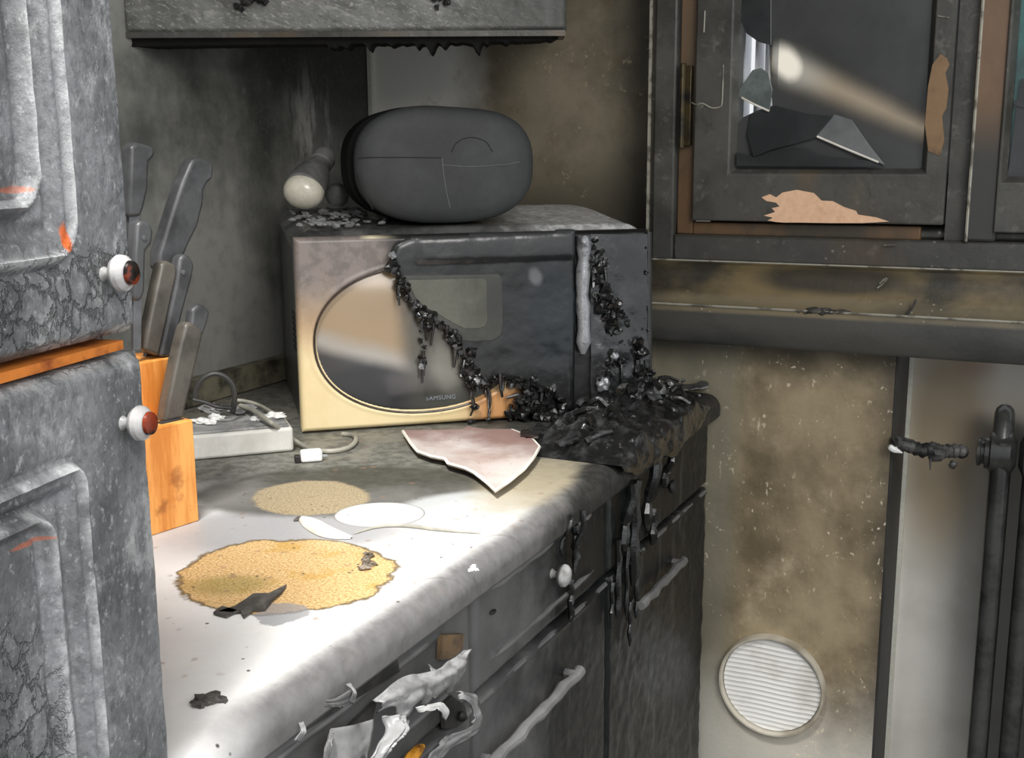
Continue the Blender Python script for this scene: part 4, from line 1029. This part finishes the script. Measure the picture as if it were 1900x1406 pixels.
# charred flakes beyond the microwave
random.seed(3)
fl = thing('charred_flakes', (-.50, 1.58, .9), 'curled charred flakes on the far corner of the worktop beside the microwave', 'debris')
for (x, y, a, s) in ((1240, 700, .3, .03), (1262, 712, .8, .036), (1285, 722, .5, .03), (1228, 690, 1.2, .022), (1305, 706, .2, .03)):
    p = onz(x, y, .905); b = NB(); ca, sa = math.cos(a), math.sin(a)
    def S(u, v):
        X, Y = (u-.5)*s*1.5, (v-.5)*s*.8; z = .006*math.cos((v-.5)*3.0)+.004*mn.noise(Vector((u*3, v*3, x)))+.006*(u-.5)
        return p+Vector((X*ca-Y*sa, X*sa+Y*ca, z+.003))
    gridsurf(b, S, 14, 10, (0, 0, -.002)); finish('flake', b, simple('dark_grey_flake', '#4c4c4b', '#2a2a29', 40, rough=.35), fl, ang=70)

# ================================================================== THINGS ON THE MICROWAVE
ZM = .9+MH+.002
cs = thing('plastic_case', ml(.20, .09, MH), 'large oval dark grey plastic case standing on its edge on the microwave', 'case')
DO = .028    # depth of its front face behind the microwave front
def cpt(x, y): 
    p = mwp(x, y, -DO); return (p-BL).dot(MU), p.z-.9
l_u, _ = cpt(658, 300); r_u, _ = cpt(994, 300); _, t_z = cpt(830, 192); _, b_z = cpt(800, 416)
b_z = max(b_z, MH-.001)
cu_, cz_ = (l_u+r_u)/2, (t_z+b_z)/2; hw, hh = (r_u-l_u)/2, (t_z-b_z)/2
def stad(a, k=1.0):
    ca, sa = math.cos(a), math.sin(a); n_ = 2.6
    x = math.copysign(abs(ca)**(2/n_), ca)*hw*k; z = math.copysign(abs(sa)**(2/n_), sa)*hh*k
    if z > 0: z -= .0035*gauss(x-.03, .05)*k
    return x, z
def loft(layers, seg=88, du=0):
    bm = NB(); R_ = []
    for k, d in layers:
        R_.append([bm.verts.new(ml(cu_+stad(i*2*math.pi/seg, k)[0]+du, DO+d, cz_+stad(i*2*math.pi/seg, k)[1])) for i in range(seg)])
    for A, B in zip(R_, R_[1:]):
        for i in range(seg): bm.faces.new((A[i], A[(i+1) % seg], B[(i+1) % seg], B[i]))
    bm.faces.new(R_[0][::-1]); bm.faces.new(R_[-1]); return bm
finish('front_shell', loft([(.10, -.004), (.45, -.0035), (.75, -.002), (.90, .001), (.965, .005), (.99, .010), (.985, .030)]), M_CASE, cs, ang=50)
finish('back_shell', loft([(.975, .031), (.985, .033), (.985, .10), (.95, .125), (.80, .135)], du=-.009), M_CASE_B, cs, ang=50)
def cseam(pts, r, m, nm='seam'):
    bm = NB(); tube(bm, spline([mwp(x, y, -DO+.0022+o_) for x, y, o_ in pts], 5), r, 6); return finish(nm, bm, m, cs)
cseam([(665, 293, -.004), (700, 292, .000), (760, 292, .0015), (822, 293, .002)], .0007, M_SEAM_D)
cseam([(822, 306, .002), (870, 309, .002), (930, 306, .0015), (965, 300, -.001)], .0008, M_SEAM)
cseam([(820, 292, .002), (824, 330, .002), (829, 360, .001), (835, 385, 0)], .0008, M_SEAM)
cseam([(838, 282, .002), (848, 264, .0015), (872, 255, .001), (900, 262, .001), (914, 282, .001)], .0007, M_SEAM_D)
cseam([(664, 322, -.005), (674, 356, -.005), (692, 388, -.006)], .0007, M_SEAM_D)

O = ml(.036, .185, MH+.030)
bt = thing('bottle', O-Vector((0, 0, .03)), 'small bottle with a pale cream base and sooty grey neck leaning on the microwave', 'bottle')
E_ = mwp(558, 364, -.165); A_ = (mwp(604, 288, -.235)-E_).normalized(); Lb = (mwp(604, 288, -.235)-E_).length
b = NB(); lathe(b, [(0, -.012), (.012, -.0105), (.021, -.006), (.027, .001), (.0295, .009), (.029, .018), (.0275, .024)], E_, A_, 32)
for v in b.verts: v.co.z = E_.z+(v.co.z-E_.z)*.90
finish('base', b, M_PORC, bt)
b = NB(); lathe(b, [(.0250, .012), (.0290, .016), (.0285, .028), (.026, .045), (.0215, .060), (.017, .070), (.0150, Lb*.80)], E_, A_, 28)
lathe(b, [(.015, Lb*.78), (.0175, Lb*.8), (.018, Lb*.92), (.0155, Lb), (0, Lb+.003)], E_, A_, 24); finish('neck', b, M_JARG, bt)
b = NB(); pj_ = mwp(625, 366, -.19); lathe(b, [(0, -.012), (.010, -.011), (.016, -.004), (.017, .006), (.013, .016), (.006, .020), (0, .021)], pj_, (.2, .1, 1), 24)
tag(finish('small_jar', b, M_JARG), 'small rounded soot-grey jar between the cream bottle and the oval case', 'jar')
random.seed(8)
b = NB()
for i in range(110):
    u = random.uniform(.01, .15)*random.uniform(.5, 1); d = random.uniform(.03, .24); blob(b, ml(u, d, MH+.002+.014*ss(d, 0, .26)), random.uniform(.002, .008), 1, .5, sc=(1, 1, .5))
tag(finish('ash_heap', b, M_ASH, origin=ml(.06, .1, MH)), 'grey ash and rubble scattered on the left of the microwave top', 'ash', kind='stuff')

# ================================================================== KNIFE BLOCK AND KNIVES
ka, kb = onz(289, 992), onz(370, 966); ka = ka-(kb-ka)*.55
KX = (kb-ka).normalized(); KN = Vector((-KX.y, KX.x, 0))     # KN points away from the viewer
if KN.dot(kb) < 0: KN = -KN
KW = (kb-ka).length
def kp(x, y, off=0): return hit(x, y, KN, kb+KN*off)
h1 = kp(345, 781).z; h2 = kp(305, 664, .045).z; wr = (kp(324, 700, .045)-ka).dot(KX)
blk = thing('knife_block', (ka+kb)/2, 'orange wooden knife block standing on the white ash of the worktop', 'knife block')
b = NB(); box(b, 0, KW, 0, .042, .9, h1, X=KX, Y=KN, O=(ka.x, ka.y, 0)); box(b, 0, wr, .0425, .095, .9, h2, X=KX, Y=KN, O=(ka.x, ka.y, 0)); finish('block', b, M_BLOCK, blk, bev=.0015)
b = NB(); box(b, KW*.62, KW*.95, .008, .020, h1-.003, h1+.0006, X=KX, Y=KN, O=(ka.x, ka.y, 0)); finish('slot', b, M_FOIL_D, blk, smooth=False)
def knife(px, off, m, label, th=.014, steel=None, rivets=()):
    bm = NB(); prism(bm, [kp(x, y, off) for x, y in px], KN*th); top = min(px, key=lambda p: p[1]); bot = max(px, key=lambda p: p[1])
    o_ = kp(bot[0], bot[1], off+th/2)
    t = thing('kitchen_knife', o_, label, 'knife', 'knives standing in the knife block')
    finish('handle', bm, m, t, bev=.0035, bseg=3, ang=60)
    if steel:
        bm = NB(); prism(bm, [kp(x, y, off+th*.35) for x, y in steel], KN*th*.3); finish('blade', bm, M_STEEL, t, smooth=False, bev=.0005)
    for x, y in rivets:
        bm = NB(); c_ = kp(x, y, off-.0002); lathe(bm, [(.0028, .001), (.0026, -.0006), (0, -.0009)], c_, KN, 14); finish('rivet', bm, M_STEEL, t)
    return t
knife([(352, 308), (358, 297), (370, 292), (390, 299), (398, 308), (396, 332), (386, 340), (380, 352), (378, 380), (368, 420), (352, 452), (340, 480), (322, 505), (296, 500), (296, 470), (312, 420), (326, 375), (340, 335)], .062, M_KNIFE, 'largest knife with a curved charcoal handle rising highest at the right', .018, [(300, 495), (322, 500), (292, 668), (270, 664)])
knife([(243, 272), (256, 264), (284, 272), (290, 284), (284, 294), (278, 300), (276, 350), (268, 385), (262, 402), (240, 402)], .075, M_KNIFE, 'tall thick charcoal knife handle close beside the cupboard door', .018, [(240, 398), (262, 398), (262, 600), (240, 600)])
knife([(254, 418), (262, 408), (280, 414), (286, 430), (283, 452), (272, 466), (270, 540), (262, 560), (248, 555), (250, 470)], .040, M_KNIFE, 'short dark knife handle with a round end below the tall one', .016, [(248, 550), (264, 550), (262, 650), (248, 650)], rivets=((267, 441),))
knife([(300, 488), (312, 484), (328, 492), (330, 508), (296, 662), (268, 650), (276, 600)], .046, M_KNIFE2, 'flat brown-grey knife handle in the back row, left of its twin', .015)
knife([(334, 480), (343, 470), (354, 476), (362, 491), (358, 515), (318, 664), (298, 662), (328, 520)], .044, M_KNIFE, 'flat brown-grey knife handle in the back row with a pale rounded end', .015, rivets=((340, 505),))
knife([(344, 604), (354, 596), (376, 612), (378, 622), (340, 778), (305, 784), (314, 735), (332, 650)], .014, M_KNIFE2, 'front knife with a wide brown-grey handle in the lower step', .016)
knife([(357, 575), (370, 563), (380, 567), (391, 578), (386, 600), (372, 640), (352, 690), (340, 690), (352, 620)], .034, M_KNIFE, 'small knife whose square handle end shows behind the front knife', .012, [(340, 685), (352, 685), (340, 760), (330, 760)])

# ================================================================== POWER STRIP, PLUG, CABLES
sa_, sb_ = onz(352, 856), onz(546, 838); SX = (sb_-sa_).normalized(); SN = Vector((-SX.y, SX.x, 0)); SN = SN if SN.y > 0 else -SN
hS = hit(440, 797, SN, sa_).z
ps = thing('white_tray', (sa_+sb_)/2, 'long low white plastic box dusted with ash beside the knife block', 'plastic box')
b = NB(); box(b, 0, (sb_-sa_).length, 0, .085, .9005, hS-.003, X=SX, Y=SN, O=(sa_.x, sa_.y, 0)); finish('housing', b, M_STRIP, ps, bev=.004, bseg=3)
b = NB(); box(b, .004, (sb_-sa_).length-.004, .004, .081, hS-.003, hS, X=SX, Y=SN, O=(sa_.x, sa_.y, 0)); finish('lid', b, M_ASH, ps, bev=.002)
random.seed(17)
for i, (x, y, s, m, lab) in enumerate(((378, 782, .010, M_WHITE, 'white crumpled scrap at the left end of the white box'), (400, 774, .008, M_WHITE, 'white flake just right of the crumpled scrap on the white box'), (480, 776, .007, M_WHITE, 'white crumb on the white box under the grey cable'), (510, 771, .009, M_WHITE, 'white crumb on the white box nearest the microwave'), (392, 757, .012, M_ASH, 'grey ash lump under the black cable loop'), (455, 762, .014, M_ASH, 'pale grey ash mound in the middle of the white box'))):
    b = NB(); p = onz(x, y, hS+s*.25); blob(b, p, s, 3, .5, 2.2, (1.5, 1.0, .45)); o_ = finish('ash_fragment', b, m); tag(o_, lab, 'debris')
b = NB(); zc_ = hS+.004
pts = [onz(361, 742, zc_), onz(350, 735, .94)]
lp = [hit(x, y, SN, sa_+SN*.05) for x, y in [(362, 742), (364, 722), (376, 703), (396, 693), (416, 698), (430, 712), (435, 730), (434, 750), (432, 764)]]
tube(b, spline(lp, 6), .0036, 8); tag(finish('black_cable', b, M_CABLE_D), 'black cable standing in an arched loop on the white box', 'cable')
b = NB(); tube(b, spline([hit(358, 741, SN, sa_+SN*.045), hit(380, 746, SN, sa_+SN*.042), hit(402, 754, SN, sa_+SN*.038), hit(428, 757, SN, sa_+SN*.04)], 6), .0026, 8); tag(finish('black_cable', b, M_CABLE_D), 'short dark cable crossing under the arched loop', 'cable')
b = NB(); gp = [onz(446, 752, hS+.012), onz(470, 762, hS+.010), onz(500, 782, hS+.007), onz(524, 800, .925), onz(548, 818, .908), onz(575, 832, .9035), onz(610, 837, .9035), onz(645, 831, .9035), onz(660, 818, .9035), onz(656, 808, .9035), onz(635, 805, .9035)]
tube(b, spline(gp, 6), .0030, 8); tag(finish('grey_cable', b, M_CABLE), 'pale grey cable curling from the white box across to the microwave foot', 'cable')
b = NB(); gp = [onz(430, 742, hS+.014), onz(455, 744, hS+.013), onz(482, 752, hS+.010), onz(505, 765, hS+.006)]
tube(b, spline(gp, 6), .0024, 8); tag(finish('grey_cable', b, M_CABLE), 'thin grey cable lying over the ash mound on the white box', 'cable')
pl = onz(578, 856); pg = thing('plug', pl, 'white plug lying in front of the microwave left corner', 'plug')
b = NB(); box(b, -.013, .013, -.007, .007, .9005, .915, X=MU, Y=MN, O=(pl.x, pl.y, 0)); finish('plug_body', b, M_WHITE, pg, bev=.003, bseg=3)
b = NB(); box(b, -.020, -.0132, -.005, .005, .9005, .909, X=MU, Y=MN, O=(pl.x, pl.y, 0)); finish('cord_grip', b, M_BLACK, pg, bev=.001)
b = NB()
for s in (-1, 1): tube(b, [Vector((pl.x, pl.y, .906))+MU*.0132+MN*.003*s, Vector((pl.x, pl.y, .906))+MU*.019+MN*.003*s], .0012, 8)
finish('pins', b, M_STEEL, pg)

# ================================================================== BROKEN CHINA
PLT = [(748, 808), (800, 808), (858, 806), (868, 800), (880, 803), (900, 806), (950, 806), (985, 820), (1001, 838), (990, 858), (972, 880), (945, 902), (919, 920), (902, 903), (880, 886), (864, 878), (832, 869), (826, 860), (800, 855), (775, 846), (762, 830)]
pw = [onz(x, y, .904) for x, y in PLT]; pcx = sum(pw, Vector())/len(pw)
plate = thing('broken_plate', Vector((pcx.x, pcx.y, .9005)), 'large pinkish white piece of broken plate in front of the microwave', 'broken plate')
b = NB(); n_ = len(pw); ringo = []
for t in (0, .2, .4, .6, .8, .93, 1):
    ringo.append([b.verts.new(pcx.lerp(p, t)+Vector((0, 0, .0015+.006*t*t))) for p in pw] if t else [b.verts.new(pcx+Vector((0, 0, .0015)))])
for k in range(n_): b.faces.new((ringo[0][0], ringo[1][k], ringo[1][(k+1) % n_]))
for A, B in zip(ringo[1:], ringo[2:]):
    for k in range(n_): b.faces.new((A[k], B[k], B[(k+1) % n_], A[(k+1) % n_]))
low = [b.verts.new(v.co-Vector((0, 0, .0045))) for v in ringo[-1]]; lc = b.verts.new(pcx-Vector((0, 0, .003)))
for k in range(n_):
    b.faces.new((ringo[-1][k], low[k], low[(k+1) % n_], ringo[-1][(k+1) % n_])); b.faces.new((lc, low[(k+1) % n_], low[k]))
finish('plate_surface', b, M_PLATE, plate, ang=60)
b = NB(); tube(b, [p+Vector((0, 0, .0058)) for p in pw[6:]]+[pw[0]+Vector((0, 0, .0058))], .0021, 6); finish('broken_edge', b, M_RIM, plate)
def sliver(px, w, h, m, label, cat='china shard'):
    P = spline([onz(x, y, .901) for x, y in px], 6); bm = NB(); n = len(P)
    def S(a, c):
        f = a*(n-1); i = min(int(f), n-2); p = P[i].lerp(P[i+1], f-i); t = (P[i+1]-P[i]).normalized(); s = Vector((-t.y, t.x, 0))
        ww = w*math.sin(math.pi*min(1, max(0, .04+a*.92)))**.7; return p+s*ww*(c-.5)+Vector((0, 0, .0005+h*(1-(2*c-1)**2)*math.sin(math.pi*(.05+a*.9))))
    gridsurf(bm, S, 30, 6, (0, 0, -.0008)); return tag(finish('china_shard', bm, m, ang=60), label, cat)
sliver([(557, 960), (580, 976), (612, 992), (652, 998)], .018, .009, M_RIM, 'small curved white china sliver lying between the two bare patches')
sliver([(656, 990), (700, 978), (750, 976), (820, 984), (892, 989)], .0035, .002, M_CABLE, 'long thin curved rim fragment on the worktop right of the white sliver')
sliver([(545, 966), (556, 963), (566, 962)], .006, .003, M_CHAR, 'tiny black splinter at the tip of the curved white sliver', 'char')
def crumbs(px, py, n, sx, sy, r, m, label, seed, nm='char_fragment', cat='char'):
    random.seed(seed); bm = NB()
    for i in range(n):
        p = onz(px+random.gauss(0, sx), py+random.gauss(0, sy), .9); q = r*random.uniform(.5, 1); blob(bm, p+Vector((0, 0, q*.45)), q, 2, .6, 2, (1.2, 1, .6))
    return tag(finish(nm, bm, m), label, cat)
crumbs(386, 1304, 7, 12, 5, .0055, M_CHAR, 'lumpy black char fragment on the white worktop nearest the viewer', 2)
crumbs(678, 1046, 7, 8, 8, .0048, simple('brown_char', '#5a5044', '#8a8072', 60, rough=.8, bump=.002), 'grey-brown charred curl on the right of the near bare patch', 4)
def flake(px, label):
    bm = NB(); prism(bm, [onz(x, y, .9012) for x, y in px], (0, 0, .0022)); return tag(finish('char_flake', bm, M_CHAR, smooth=False), label, 'char')
flake([(455, 1116), (470, 1105), (500, 1104), (532, 1088), (522, 1102), (505, 1116), (492, 1132), (470, 1134), (452, 1148), (446, 1136), (430, 1140), (405, 1138), (436, 1128)], 'ragged black flake on the lower edge of the near bare patch')
flake([(396, 1140), (412, 1128), (440, 1136), (420, 1146)], 'small black flake left of the ragged one on the near bare patch')
crumbs(846, 780, 0 or 3, 6, 3, .003, M_CHAR, 'black crumbs at the foot of the microwave above the broken plate', 9)
crumbs(880, 1058, 3, 4, 4, .003, M_WHITE, 'white chip on the front edge of the worktop above the middle drawer', 12, 'paint_chip', 'chip')
